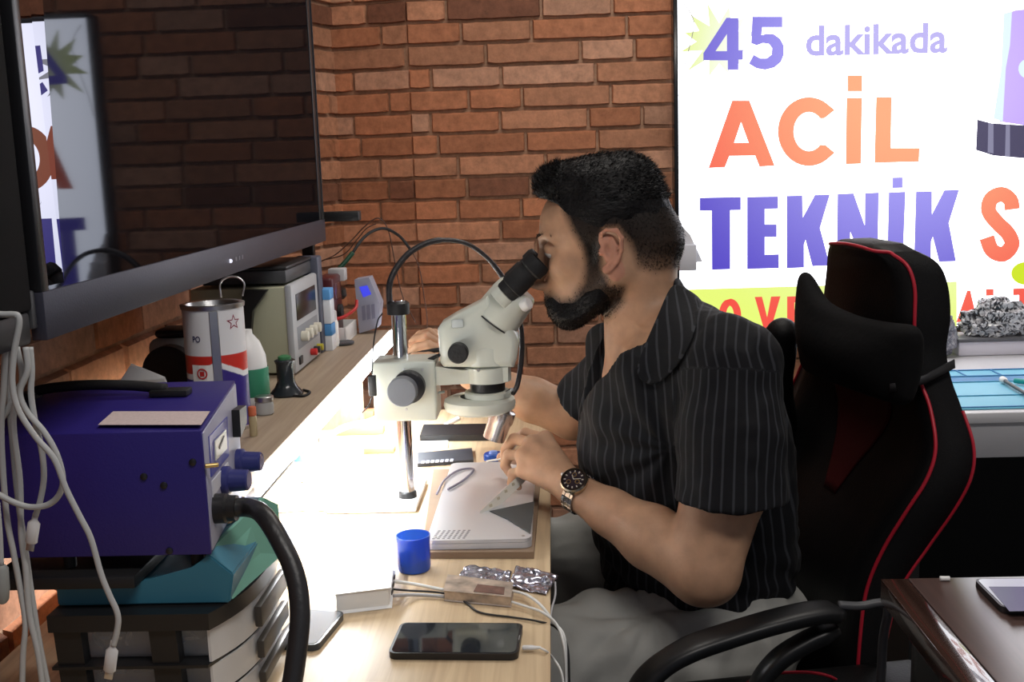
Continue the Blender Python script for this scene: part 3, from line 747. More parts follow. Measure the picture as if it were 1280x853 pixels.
tube('handle', [at(402, 390, 2.03), at(412, 398, 2.0), at(428, 397, 2.0), at(444, 386, 2.02), at(446, 376, 2.04)], .0032, red_plastic, t)
tube('handle', [at(403, 388, 2.02), at(416, 394, 2.01), at(420, 408, 2.0), at(421, 424, 2.0)], .005, red_plastic, t)
tube('jaw', [at(404, 392, 2.03), at(400, 380, 2.035), at(398, 372, 2.04)], .003, steel, t)
o = lathe('black_case', [(.03, .0), (.036, .006), (.034, .02), (.02, .026), (.0001, .027)], (-.45, 2.155, 1.075-.002), black_plastic, sx=.9); tag(o, 'rounded black case above the red multimeter', 'case')
o.location.z = -.055
o = box('charger_block', at(410, 347, 2.1)+Vector((0, 0, -.008)), at(430, 336, 2.1)+Vector((0, .03, .0)), mat('pale grey', (.5, .5, .52), .4), bev=.002); tag(o, 'small pale grey plug among the black leads on the shelf end', 'plug')
# gadget with blue screen
t = empty('tester_gadget', (at(458, 405, 2.17).x, 2.17, SZ), 'pale tester with a glowing blue screen at the far shelf end', 'tester')
G0 = at(446, 410, 2.1); M = Matrix.Translation((0, 0, 0))
bm = bmesh.new(); pr_ = [at(443, 350, 2.12), at(461, 347, 2.12), at(475, 380, 2.12), at(472, 410, 2.12), at(449, 417, 2.12)]
for p in pr_: p.z = max(p.z, SZ+.0005)
add_prism(bm, pr_, (0, .045, 0)); bm_obj('body', bm, mat('lavender grey', (.32, .33, .42), .4), t)
bm = bmesh.new(); add_prism(bm, [at(449, 359, 2.118), at(459, 357, 2.118), at(464, 368, 2.118), at(454, 372, 2.118)], (0, .001, 0)); bm_obj('screen', bm, emat('blue screen', (.05, .06, .8), 1.0), t)
bm = bmesh.new()
for k in range(3): add_prism(bm, [at(452+k*6, 383-k, 2.118), at(456+k*6, 382-k, 2.118), at(457+k*6, 400-k, 2.118), at(453+k*6, 401-k, 2.118)], (0, .001, 0))
bm_obj('buttons', bm, mat('button grey', (.18, .18, .26), .5), t)
q = at(428, 438, 2.0); q.z = SZ
o = lathe('rubber_puck', [(.02, 0), (.023, .002), (.023, .005), (.018, .0065), (.0001, .0065)], q, dark_grey); tag(o, 'flat dark round puck beside the white bottle on the shelf', 'puck')
# green handled probe and loose leads at the corner
t = empty('test_probe', at(425, 340, 2.15), 'probe with dark green handle tilted against the brick corner', 'probe')
tube('handle', [at(422, 338, 2.15), at(432, 327, 2.16), at(441, 316, 2.17)], .0048, mat('dark green', (.01, .06, .03), .4), t)
tube('lead', [at(441, 316, 2.17), at(452, 300, 2.2), at(466, 289, 2.24), at(482, 286, 2.28), at(500, 296, 2.31), at(513, 312, 2.31)], .0032, black_rubber, t)
def cable(name, pts, r, m, label, cat='cable', group=None):
    o = tube(name, pts, r, m); tag(o, label, cat, group); return o
br = mat('brown lead', (.07, .03, .02), .5)
cable('black_lead', [at(401, 327, 2.3), at(420, 318, 2.3), at(440, 300, 2.3), at(455, 284, 2.3), at(470, 273, 2.3), at(478, 276, 2.3)], .0014, br, 'thin dark lead rising from the shelf to a peak against the bricks')
cable('black_lead', [at(476, 272, 2.3), at(486, 290, 2.32), at(494, 330, 2.33), at(503, 370, 2.33), at(520, 404, 2.3)], .0013, br, 'thin dark lead falling from the peak behind the microscope pole')
cable('black_lead', [at(513, 310, 2.31), at(524, 335, 2.32), at(530, 370, 2.3), at(534, 405, 2.28), at(528, 430, 2.26), at(530, 460, 2.26), at(532, 512, 2.27)], .0012, br, 'thin lead hanging straight down behind the gooseneck')
cable('black_lead', [at(406, 325, 2.28), at(430, 318, 2.26), at(446, 300, 2.26), at(458, 286, 2.26), at(470, 280, 2.26)], .0012, br, 'second thin lead curving up beside the green probe')
# ================================================================== BLUE HOT AIR STATION AND DRAWERS
blue = mat('navy blue painted steel', (.022, .014, .16), .42, noise=.06, nscale=6, bump=.12, bscale=500)
lav = mat('lavender grey front', (.36, .36, .47), .45)
st = empty('rework_station', (-.44, 1.03, .92), 'deep blue metal hot air station with black carrying handle standing on a teal box', 'soldering station')
sx0, sx1, sy0, sy1, sz0, sz1 = -.575, -.331, .967, 1.158, .9215, 1.0425
SH = .12
def fp(x, y):
    r = ray(x, y); k = (sx1+.001+SH*sy0-CAM.x-SH*CAM.y)/(r.x+SH*r.y); return CAM+r*k
def sheared(name, lo, hi, m, parent, bev):
    bm = bmesh.new(); add_box(bm, lo, hi, bev)
    for v in bm.verts:
        k = v.co.y-sy0
        if v.co.x > -.45: v.co.x -= SH*k
        if v.co.z > .98: v.co.z += .05*k
    return bm_obj(name, bm, m, parent, auto=35)
sheared('cover', (sx0, sy0, sz0), (sx1, sy1, sz1), blue, st, .0012)
sheared('front_panel', (sx1-.003, sy0+.0035, sz0+.003), (sx1+.0012, sy1-.003, sz1-.003), lav, st, .001)
dk_blue = mat('blue label print', (.06, .07, .33), .4)
def panel_quad(name, pts, m, th=.0012, parent=st, lift=0):
    bm = bmesh.new(); add_prism(bm, [fp(*p)+Vector((lift, 0, 0)) for p in pts], (th, 0, 0)); return bm_obj(name, bm, m, parent)
panel_quad('meter_surround', [(260, 546), (283, 521), (285, 570), (263, 597)], dk_blue)
mt = panel_quad('meter', [(266, 552), (280, 537), (281, 561), (267, 576)], mat('meter face', (.6, .6, .55), .3), lift=.0014)
panel_quad('meter_needle', [(270, 560), (276, 545), (277, 545), (271, 562)], black_plastic, th=.0006, parent=mt, lift=.0028)
sw = panel_quad('rocker_switch', [(289, 513), (298, 507), (299, 528), (291, 547)], black_plastic, th=.009)
panel_quad('label_strip', [(264, 602), (284, 578), (287, 590), (265, 622)], mat('pale label', (.6, .6, .65), .5))
for (px, py) in ((308, 578), (290, 601)):
    q = fp(px-12, py)
    kn = lathe('control_knob', cyl_prof(.0145, 0, .008, .001)+[(.0115, .009), (.0105, .026), (.009, .0275)], q, mat('navy knob', (.03, .035, .16), .35), st, axis=(1, 0, 0))
hq = fp(268, 636); lathe('hose_socket', [(.0145, 0), (.0145, .012), (.0125, .014), (.0125, .022)], hq, black_plastic, st, axis=(1, 0, 0))
hm = mat('ribbed black hose', (.02, .02, .022), .38, bump=.3, bscale=150)
hz = tube('hose', [hq+Vector((.012, 0, 0)), hq+Vector((.034, .0, 0)), at(330, 645, .965), at(352, 680, .945), at(369, 720, .93), at(375, 765, .915), at(371, 815, .9), at(362, 870, .885), at(345, 935, .86), at(325, 985, .85)], .0092, hm, st, n=16)
for (px, py) in ((180, 596), (205, 607), (241, 578), (212, 689)):
    q = at(px, py, sy0); s_ = lathe('screw', [(.0035, 0), (.0033, .0014), (.002, .0022), (.0001, .0023)], q, mat('black screw', (.015, .015, .018), .3), st, axis=(0, -1, 0), n=16)
tz = lambda x, y: atz(x, y, sz1)
bm = bmesh.new(); add_prism(bm, [tz(123, 537), tz(142, 520), tz(263, 520), tz(252, 537)], (0, 0, .0004)); bmesh.ops.translate(bm, verts=bm.verts, vec=(0, 0, .0042)); bm_obj('paper_label', bm, mat('pink white label', (.58, .47, .46), .7, noise=.12, nscale=300), st)
hl = tz(30, 498); hr = tz(222, 494)
hy = 1.10; sz1 += .0068
hd = tube('handle', [(-.555, hy, sz1+.001), (-.545, hy, sz1+.009), (-.50, hy, sz1+.013), (-.45, hy, sz1+.0115), (-.41, hy, sz1+.007)], .0055, black_rubber, st, n=12)
box('handle_mount', (-.425, hy-.011, sz1+.0003), (-.385, hy+.008, sz1+.007), black_plastic, st, bev=.001)
box('handle_mount', (-.566, hy-.011, sz1+.0003), (-.546, hy+.008, sz1+.007), black_plastic, st, bev=.001)
cyl('toggle', fp(256, 583), fp(256, 583)+Vector((.012, .004, 0)), .0022, brass, st, n=12)
for x in (-.475, -.35):
    for y in (sy0+.015, sy1-.015): cyl('foot', (x, y, .9065), (x, y, sz0), .006, black_rubber, st, n=16)
sz1 -= .0068
# black slab below
o = box('flat_adapter', (-.545, .955, .893), (-.402, 1.07, .9065-.0005), mat('matt black shell', (.01, .01, .011), .5), bev=.003); tag(o, 'flat black slab squeezed under the left part of the blue station', 'adapter')
# teal cardboard box, right end swelling outwards
teal = mat('teal printed card', (.035, .17, .25), .5, noise=.08, nscale=8)
tb = empty('cardboard_box', (-.43, 1.05, .87), 'teal cardboard box between the blue station and the black drawer unit', 'box')
bm = bmesh.new()
prof = [(-.487, .8705), (-.319, .8705), (-.313, .9), (-.336, .9205), (-.352, .906), (-.401, .8925), (-.487, .8925)]
A = [bm.verts.new((x, .972, z)) for x, z in prof]; B = [bm.verts.new((x, 1.1, z)) for x, z in prof]
bm.faces.new(A); bm.faces.new(B[::-1])
for i in range(len(prof)): bm.faces.new((A[i], A[(i+1) % 7], B[(i+1) % 7], B[i]))
bmesh.ops.bevel(bm, geom=list(bm.edges), offset=.0015, segments=2, affect='EDGES')
bm_obj('carton', bm, teal, tb, auto=30)
bm = bmesh.new(); fl = [(-.3175, .978, .872), (-.298, 1.098, .872), (-.300, 1.10, .927), (-.312, 1.09, .938), (-.338, .985, .919)]
fl = [Vector(p) for p in fl]
va = [bm.verts.new(p) for p in fl]; vb = [bm.verts.new(p+Vector((-.004, .001, 0))) for p in fl]
bm.faces.new(va); bm.faces.new(vb[::-1])
for i in range(5): bm.faces.new((va[i], va[(i+1) % 5], vb[(i+1) % 5], vb[i]))
bm_obj('end_flap', bm, mat('pale green card', (.16, .38, .3), .5, noise=.12, nscale=12), tb)
# drawer tower
dr = empty('drawer_unit', (-.42, 1.07, DZ), 'small black drawer unit with clear drawers standing on the left of the bench', 'drawer unit')
bk = mat('satin black frame', (.012, .012, .013), .3)
tx0, tx1, ty0, ty1 = -.488, -.333, .950, 1.19
def bow(z0, z1, x1, m, name, bulge=.026, parent=dr, y0=ty0, y1=ty1, x0=tx0, rim=0):
    bm = bmesh.new(); n = 16; pl = [(x0, y0), (x0, y1)]
    for i in range(n+1):
        v = i/n; pl.append((x1+bulge*(1-(2*v-1)**4)*(.6+.4*math.sin(PI*v)), y1-(y1-y0)*v))
    add_prism(bm, [(x, y, z0) for x, y in pl], (0, 0, z1-z0)); return bm_obj(name, bm, m, parent, auto=40)
bow(.853, .8695, tx1, bk, 'top_plate'); 
bow(DZ+.0005, .757, tx1-.006, bk, 'base_plate')
clear = mat('clear polystyrene', (.8, .83, .83), .1, alpha=.28)
clear2 = mat('frosted clear front', (.8, .8, .8), .2, alpha=.6)
for y in (ty0+.004, ty1-.020):
    for x in (tx1-.045, tx0+.018):
        bm = bmesh.new(); add_prism(bm, [(x-.011, y, .757), (x+.011+.004, y, .757), (x+.011, y, .853), (x-.015, y, .853)], (0, .014, 0)); bm_obj('post', bm, bk, dr)
levels = [(.8185, .851), (.785, .8145), (.7585, .781)]
for i, (a, b_) in enumerate(levels):
    if i: bow(levels[i-1][0]-.0036, levels[i-1][0]-.0006, tx1-.004, bk, 'divider', bulge=.02)
    d = bow(a, a+.0015, tx1-.006, clear, 'drawer', bulge=.024, y0=ty0+.02, y1=ty1-.022)
    y0_, y1_ = ty0+.0195, ty1-.0225
    bm = bmesh.new(); n = 16; pi_ = []; po_ = []
    for k in range(n+1):
        v = k/n; bx = .026*(1-(2*v-1)**4)*(.6+.4*math.sin(PI*v)); yy = ty1-.006-(ty1-ty0-.012)*v
        po_.append((tx1-.002+bx, yy)); pi_.append((tx1-.0045+bx, yy))
    add_prism(bm, [(x, y, a) for x, y in po_+pi_[::-1]], (0, 0, b_-a)); bm_obj('drawer_front', bm, clear2, d, auto=40)
    box('drawer_side', (tx0+.01, y0_, a+.002), (tx1-.006, y0_+.002, b_), clear, d, bev=.0005)
    yc = (ty0+ty1)/2
    box('drawer_handle', (tx1+.023, yc-.052, a+.006), (tx1+.031, yc+.052, b_-.004), mat('smoky handle', (.05, .045, .04), .4), d, bev=.002)
# loose contents of the drawers
def heap(name, lo, hi, n, cols, label, seed=1):
    rs = random.Random(seed); bm = bmesh.new()
    for i in range(n):
        c = Vector([rs.uniform(lo[k], hi[k]) for k in range(3)]); s = rs.uniform(.003, .008)
        M = Matrix.Translation(c) @ Matrix.Rotation(rs.uniform(0, 6), 4, Vector((rs.random(), rs.random(), rs.random()+.1)).normalized())
        add_box(bm, (-s*1.4, -s*.7, -s*.25), (s*1.4, s*.7, s*.25), 0, 1, M, rs.randrange(len(cols)))
    o = bm_obj(name, bm, cols); tag(o, label, 'spare parts', None, 'stuff'); return o
hc = [mat('part silver', (.5, .5, .5), .3, .8), mat('part blue', (.1, .2, .35), .4), mat('part tan', (.5, .4, .3), .6), mat('part dark', (.05, .06, .08), .5)]
heap('spare_parts', (tx0+.022, ty0+.034, .827), (tx1-.022, ty1-.04, .838), 70, hc, 'loose small repair parts inside the top clear drawer', 1)
heap('spare_parts', (tx0+.022, ty0+.034, .793), (tx1-.022, ty1-.04, .803), 60, hc, 'loose small repair parts inside the second clear drawer', 2)

# ================================================================== HANGING WHITE CABLES
wc = mat('white cable jacket', (.42, .43, .43), .45)
cx = lambda L, Y, s=.5536, oy=380: [at(x*s, oy+y*s, Y+dy) for x, y, dy in [(p if len(p) == 3 else (p[0], p[1], 0)) for p in L]]
def plug(t, a, b, r=.0042, tip=True):
    a = Vector(a); b = Vector(b); d = (b-a).normalized()
    bm = bmesh.new(); add_lathe(bm, [(.0022, -.006), (.0026, 0), (r, .003), (r, (b-a).length-.001), (r-.001, (b-a).length)], a, d, 16, sy=.72); bm_obj('plug', bm, mat('white plug', (.62, .62, .62), .35), t, auto=40)
    if tip: box('connector', (-.0034, -.001, 0), (.0034, .001, .007), steel, t, bev=.0003, M=Matrix.Translation(b) @ frame(d).to_4x4())
YC = .838
defs = [
 ('long white charging cable looped over the black bar and ending at the drawers', [(-12, 22), (8, 24), (30, 24), (41, 28), (43, 50), (32, 110), (28, 180), (42, 240), (80, 300), (122, 350), (150, 420), (180, 480), (205, 530), (228, 610), (248, 660), (262, 690), (267, 715), (263, 745), (256, 772)], .0, ((254, 776), (247, 830))),
 ('white cable hanging with its plug in front of the blue station', [(68, 98), (72, 150), (70, 200), (78, 260), (94, 330), (99, 390), (92, 440), (80, 480)], .015, ((78, 488), (70, 540))),
 ('white cable making a wide low loop in front of the blue station', [(58, 98), (62, 150), (45, 200), (62, 245), (100, 290), (128, 340), (142, 395), (133, 432), (108, 454), (70, 459), (35, 450), (-5, 430)], .01, None),
 ('thin white cable hanging straight at the far left edge', [(12, 98), (8, 190), (3, 300), (14, 470), (30, 560), (45, 640), (57, 720), (52, 790), (50, 870)], .02, None),
 ('white cable running down beside the drawer unit to the bench', [(22, 98), (20, 200), (30, 330), (42, 450), (58, 560), (72, 660), (88, 760), (112, 880)], .03, None),
 ('white cable crossing behind the others to the bottom edge', [(38, 98), (50, 170), (30, 260), (45, 400), (48, 520), (58, 600), (66, 700), (86, 790), (98, 880)], .02, None),
 ('white cable curling in from the left edge halfway down', [(-14, 262), (2, 262), (26, 222), (48, 180), (70, 140), (66, 98)], .025, None)]
for i, (lb, pts, dy, pg) in enumerate(defs):
    P_ = cx(pts, YC+dy)
    t = empty('charging_cable', P_[0], lb, 'cable', 'white cables hanging at the left')
    tube('cord', P_, .0026, wc, t, n=8)
    if pg:
        a, b = cx(pg, YC+dy); plug(t, a, b, .0052)
q = cx([(3, 590), (5, 650)], YC-.01)
t = empty('grey_plug', q[0], 'grey plug of a cable hanging at the very left edge', 'plug')
tube('cord', cx([(-6, 450), (0, 520), (3, 590)], YC-.01), .0022, wc, t); bm = bmesh.new()
add_lathe(bm, [(.003, 0), (.0055, .003), (.006, .02), (.005, .03), (.003, .033)], q[0], q[1]-q[0], 16); bm_obj('plug', bm, mat('mid grey plug', (.25, .26, .25), .5), t, auto=40)

# ================================================================== MICROSCOPE
MY = 1.65
mp = lambda x, y, dy=0: at(x, y, MY+dy)
ms = empty('stereo_microscope', (-.245, MY, DZ), 'cream stereo microscope on a chrome pole standing on the bench', 'microscope')
mcream = mat('microscope enamel', (.62, .65, .58), .3, noise=.02, coat=.2)
pc = mp(496, 400); pxx = (pc.x+mp(509, 560).x)/2
cyl('pole', (pxx, MY, DZ+.0095), (pxx, MY, 1.075), .0115, chrome, ms)
lathe('foot_cap', [(.0125, 0), (.0145, .001), (.0145, .02), (.0125, .022)], (pxx, MY, mp(507, 630).z), black_plastic, ms)
box('base_plate', (pxx-.12, MY-.055, DZ+.0005), (pxx+.02, MY+.1, DZ+.009), white_plastic, ms, bev=.003)
lathe('pole_cap', [(.012, -.012), (.0175, -.011), (.0175, .006), (.014, .009), (.0001, .009)], (pxx, MY, mp(488, 384).z), black_plastic, ms)
b0 = mp(468, 530, -.035); b1 = mp(543, 452, -.035)
fb_ = box('focus_block', (b0.x, MY-.033, b0.z+.002), (b1.x, MY+.036, b1.z), mcream, ms, bev=.004, seg=3)
kq = mp(507, 487, -.05)
lathe('focus_knob', [(.024, 0), (.025, .001), (.025, .016), (.022, .018)], (kq.x+.004, MY-.033, kq.z+.002), mat('knob ribbed black', (.02, .02, .022), .4, bump=.5, bscale=200), ms, axis=(0, -1, 0))
lathe('focus_knob', [(.018, 0), (.0225, .001), (.0225, .018), (.021, .02), (.0001, .02)], (kq.x-.003, MY-.053, kq.z), mat('knob grey face', (.14, .15, .17), .4), ms, axis=(0, -1, 0))
lathe('focus_knob', [(.024, 0), (.025, .001), (.025, .028), (.0001, .028)], (kq.x, MY+.036, kq.z), black_plastic, ms, axis=(0, 1, 0))
for (px, py) in ((505, 462), (508, 512), (528, 462)):
    q = mp(px, py, -.033); cyl('screw', q, q-Vector((0, .0015, 0)), .002, steel, ms, n=10, bev=.0003)
cyl('clamp_lever', mp(536, 450, -.01), mp(549, 444, -.03), .003, black_plastic, ms, n=10)
bm = bmesh.new()
add_prism(bm, [mp(528, 452, 0), mp(580, 459, 0), mp(636, 455, 0), mp(636, 473, 0), mp(580, 476, 0), mp(545, 478, 0), mp(528, 478, 0)], (0, .05, 0))
for v in bm.verts: v.co.y -= .027
bm_obj('arm', bm, mcream, ms)
rc = (mp(578, 470).x+mp(640, 470).x)/2; zr0 = mp(610, 476).z; zr1 = mp(610, 456).z
lathe('holder_ring', [(.030, 0), (.0375, .001), (.0375, zr1-zr0-.001), (.03, zr1-zr0)], (rc, MY, zr0), mcream, ms)
q = mp(598, 463, -.04); cyl('screw', q+Vector((0, .003, 0)), q-Vector((0, .0035, 0)), .0025, steel, ms, n=10, bev=.0003)
# head body: side profile swept across with rounded edges
pr_ = [(549, 408), (553, 402), (571, 391), (600, 376), (610, 368), (622, 380), (634, 398), (646, 414), (649, 424), (647, 444), (643, 456), (557, 456), (552, 450)]
bm = bmesh.new(); A = [mp(x, y, 0) for x, y in pr_]
add_prism(bm, A, (0, .066, 0))
for v in bm.verts: v.co.y -= .033
bmesh.ops.remove_doubles(bm, verts=bm.verts, dist=1e-6)
bmesh.ops.dissolve_limit(bm, angle_limit=.01, verts=bm.verts, edges=bm.edges)
es = [e for e in bm.edges if abs(e.verts[0].co.y-e.verts[1].co.y) < 1e-5]
bmesh.ops.bevel(bm, geom=es, offset=.012, segments=4, affect='EDGES', profile=.5)
bm_obj('head_body', bm, mcream, ms, auto=30)
lathe('head_skirt', [(.036, 0), (.0385, .002), (.0385, .028), (.035, .034)], (rc, MY, mp(600, 456).z+.0008), mcream, ms, sx=1.14, sy=.9)
dc = mp(620, 399); dt = mp(649, 360); dax = (dt-dc)
lathe('tube_housing', [(.034, -.004), (.0365, -.003), (.0375, .006), (.0350, dax.length*.7), (.0320, dax.length*.93), (.028, dax.length)], dc, mcream, ms, axis=dax, sx=1.0, sy=1.12, up=(0, 1, 0))
lathe('joint_line', [(.0368, -.0056), (.0372, -.0036)], dc, black_plastic, ms, axis=dax, sy=1.12, up=(0, 1, 0))
e0 = mp(633, 364); e1 = mp(678, 321); ea = (e1-e0).normalized()
for sgn in (-1, 1):
    c0 = e0+Vector((0, sgn*.031, 0))
    et = lathe('eyepiece', [(.0165, 0), (.018, .003), (.018, .012), (.0195, .0135), (.0195, .04), (.0175, .043), (.0175, .050), (.0205, .053), (.021, .066), (.0185, .0715), (.0145, .0715), (.012, .064)], c0, black_rubber, ms, axis=ea, cap=False)
    lathe('tube_collar', [(.016, -.016), (.0175, -.015), (.0175, -.001), (.0155, 0)], c0, mcream, et, axis=ea)
    lathe('lens', [(.0001, .0645), (.012, .064)], c0, mat('coated lens', (.03, .02, .05), .05), et, axis=ea, cap=False)
tq = mp(657, 381, -.035); lathe('side_cap', [(.0085, -.006), (.0095, -.005), (.0095, .006), (.008, .0075), (.0001, .0075)], tq, white_plastic, ms, axis=Vector((.75, -.45, .5)))
kz = mp(573, 441, -.04); lathe('zoom_knob', [(.013, 0), (.0155, .001), (.0155, .016), (.0135, .018), (.0001, .018)], (kz.x, MY-.034, kz.z), mat('knob black rubber', (.012, .012, .013), .5, bump=.5, bscale=250), ms, axis=(0, -1, 0))
q = mp(571, 406, -.034); box('maker_badge', q+Vector((-.008, -.001, -.005)), q+Vector((.010, .001, .008)), mat('badge', (.55, .6, .6), .3), ms, bev=.002)
zo = mp(608, 488).z
lathe('objective_mount', [(.026, zo), (.0275, zo+.001), (.0275, zr0-.0005)], (rc, MY, 0), black_plastic, ms)
r1c = mp(609, 492)
lathe('ring_adapter', [(.032, zo-.010), (.036, zo-.009), (.036, zo-.0015), (.033, zo-.0003)], (rc, MY, 0), cream_plastic, ms)
zl = mp(600, 508).z
rcx = (mp(552, 500).x+mp(647, 500).x)/2
lathe('ring_light', [(.030, zl-.006), (.046, zl-.0075), (.0545, zl-.003), (.0565, zl+.005), (.055, zl+.012), (.046, zl+.0155), (.030, zl+.0165)], (rcx, MY, 0), cream_plastic, ms, cap=False)
lathe('ring_lens', [(.018, zl-.004), (.0298, zl-.005)], (rcx, MY, 0), mat('frosted ring', (.7, .7, .7), .4), ms, cap=False)
cyl('ring_screw', mp(634, 490, -.03), mp(640, 487, -.05), .0028, steel, ms, n=10)
cyl('ring_cable_stub', mp(556, 490, 0), mp(543, 492, 0), .0022, cream_plastic, ms, n=10)
ob0 = mp(630, 512); ob1 = mp(617, 549)
lathe('lens_barrel', [(.017, 0), (.020, .002), (.0205, .018), (.0185, .024), (.0175, (ob1-ob0).length), (.015, (ob1-ob0).length+.0005), (.0001, (ob1-ob0).length)], ob0, mat('polished barrel', (.62, .6, .6), .22, .9), ms, axis=ob1-ob0)
# gooseneck over the microscope
gp = [mp(487, 380), mp(487, 355, .0), mp(497, 333, .01), mp(516, 313, .02), mp(545, 301, .03), mp(578, 303, .04), mp(604, 318, .05), mp(625, 342, .055), mp(641, 372, .055), mp(651, 408, .05), mp(652, 445, .045), mp(647, 480, .035), mp(641, 492, .02)]
gm = mat('black flexible arm', (.025, .022, .024), .35, bump=.4, bscale=300)
o = tube('gooseneck', gp, .0035, gm, ms, n=12, rf=lambda t: .0048 if t < .35 else (.0036 if t < .55 else .0042))
t = empty('inline_switch', at(465, 485, 1.58), 'thin black lead with an inline switch hanging beside the microscope pole', 'switch')
tube('lead', [at(478, 392, 1.6), at(472, 402, 1.59), at(467, 430, 1.585), at(465, 468, 1.58)], .0011, black_rubber, t, n=8)
box('switch_body', at(461, 496, 1.58), at(469, 470, 1.58)+Vector((0, .009, 0)), black_plastic, t, bev=.0015)
tube('lead', [at(465, 496, 1.585), at(461, 507, 1.59), at(453, 516, 1.6)], .0011, black_rubber, t, n=8)

# ================================================================== THINGS ON THE BENCH
dz = lambda x, y, h=0: atz(x, y, DZ+h)
# wooden board and laptop
LPT = empty('laptop', dz(610, 640), 'thin silver laptop lying closed on a wooden board under the microscope', 'laptop')
n0, n1, f1, f0 = dz(533, 697), dz(664, 697), dz(674, 610), dz(546, 589)
bd = bmesh.new(); add_prism(bd, [Vector((n0.x-.005, n0.y-.006, DZ+.0003)), Vector((n1.x+.004, n1.y-.006, DZ+.0003)), Vector((f1.x+.003, 1.80, DZ+.0003)), Vector((f0.x-.003, 1.80, DZ+.0003))], (0, 0, .0095))
o = bm_obj('wooden_board', bd, mat('brown board edge', (.25, .17, .11), .6, noise=.1)); tag(o, 'brown wooden board lying under the silver laptop', 'board')
LZ = DZ+.0105
silver = mat('silver anodised aluminium', (.68, .69, .72), .35, .4)
def rr(x0, y0, x1, y1, r=.01, n=5):
    out = []
    for cx_, cy_, a in ((x1-r, y1-r, 0), (x0+r, y1-r, 90), (x0+r, y0+r, 180), (x1-r, y0+r, 270)):
        out += [(cx_+r*math.cos(math.radians(a+90*i/n)), cy_+r*math.sin(math.radians(a+90*i/n))) for i in range(n+1)]
    return out
lx0, lx1, ly0, ly1 = n0.x, n1.x+.001, n0.y, 1.79
def slab(name, poly, z0, z1, m, parent=None, M=None, auto=35):
    bm = bmesh.new(); add_prism(bm, [(x, y, z0) for x, y in poly], (0, 0, z1-z0))
    if M is not None: bmesh.ops.transform(bm, matrix=M, verts=bm.verts)
    return bm_obj(name, bm, m, parent, auto=auto)
skew = Matrix(((1, -.0, 0, 0), (0, 1, 0, 0), (0, 0, 1, 0), (0, 0, 0, 1)))
slab('base', rr(lx0, ly0, lx1, ly1, .012), LZ, LZ+.008, silver, LPT)
slab('lid', rr(lx0+.0005, ly0+.0005, lx1-.0005, ly1-.0005, .012), LZ+.0085, LZ+.013, silver, LPT)
LT = LZ+.013
bm = bmesh.new(); rs = random.Random(3)
for r in range(6):
    for c in range(7):
        x = lx0+.008+c*.007+r*.001; y = ly0+.006+r*.0062
        add_box(bm, (x, y, LT), (x+.0035, y+.004, LT+.0002), 0)
bm_obj('printed_text', bm, mat('grey print', (.2, .2, .22), .6), LPT)
for x, y in ((lx0+.012, ly0+.012), (lx1-.012, ly0+.012)): cyl('screw', (x, y, LT), (x, y, LT+.0008), .0025, steel, LPT, n=12, bev=.0002)
# loose things on the laptop: green grey board piece, ribbon lead
gz = LT+.0004
g = [atz(x, y, gz) for x, y in ((612, 640), (668, 628), (663, 668), (634, 650))]
bm = bmesh.new(); add_prism(bm, g, (0, 0, .0012)); o = bm_obj('grey_sheet', bm, mat('grey green sheet', (.055, .065, .068), .5)); tag(o, 'dark grey green sheet lying on the right half of the laptop', 'sheet')
t = empty('phone_board', atz(625, 610, LT+.02), 'long pale phone frame propped up at an angle below the hand', 'phone part')
bm = bmesh.new(); p0, p1 = atz(600, 640, gz+.002), atz(655, 588, gz+.034)
q0, q1 = p0+Vector((-.002, .0, .0)), p1+Vector((0, 0, 0)); wv = Vector((.019, .026, -.001))
add_prism(bm, [p0, p0+wv, p1+wv, p1], (.001, -.0012, -.006)); bm_obj('frame', bm, mat('warm white frame', (.8, .78, .7), .4), t)
bm = bmesh.new(); 
for k in range(5):
    u = .08+k*.17; c = p0.lerp(p1, u)+wv*.5; add_box(bm, (-.003, -.002, 0), (.003, .002, .0008), 0, 1, Matrix.Translation(c) @ frame(wv.cross(p1-p0).normalized()*(1 if wv.cross(p1-p0).z > 0 else -1)).to_4x4())
bm_obj('parts', bm, mat('pale gold parts', (.55, .5, .36), .4), t)
o = tube('ribbon_lead', [atz(x, y, LT+.003) for x, y in ((546, 618), (556, 600), (574, 588), (592, 587), (580, 600), (560, 612))], .0018, mat('dusky lead', (.22, .2, .26), .5)); tag(o, 'dark curled lead lying across the back left of the laptop', 'lead')
# remote like component strip, black block, round blue lids
def tilt_slab(name, quad, h, m, label, cat, z=DZ, parent=None):
    bm = bmesh.new(); add_prism(bm, [atz(x, y, z+.0005) for x, y in quad], (0, 0, h)); o = bm_obj(name, bm, m, parent); 
    if label: tag(o, label, cat)
    return o
t = empty('parts_strip', dz(555, 575), 'dark strip of small electronic parts lying behind the laptop', 'circuit strip')
tilt_slab('carrier', [(522, 584), (592, 579), (590, 564), (522, 570)], .006, mat('dark slate', (.035, .04, .05), .4), None, None, parent=t)
bm = bmesh.new()
for k in range(7):
    a = atz(526+k*6, 580-k*.4, DZ+.007); add_box(bm, a, a+Vector((.006, .016, .0012)), .0003)
bm_obj('components', bm, mat('pale component', (.4, .42, .5), .4), t)
t = empty('black_block', dz(565, 545), 'long black flat box lying near the back of the bench', 'box')
tilt_slab('box_body', [(525, 552), (613, 551), (609, 537), (530, 538)], .012, black_plastic, None, None, parent=t)
o = tilt_slab('white_stick', [(555, 532), (557, 534), (575, 525), (573, 522)], .004, white_plastic, 'short white stick lying behind the black box', 'stick')
tilt_slab('white_card', [(520, 561), (560, 560), (560, 552), (522, 553)], .002, white_paper, 'small white card in front of the black box', 'card')
tb_ = mat('translucent blue plastic', (.04, .17, .85), .25, trans=.55)
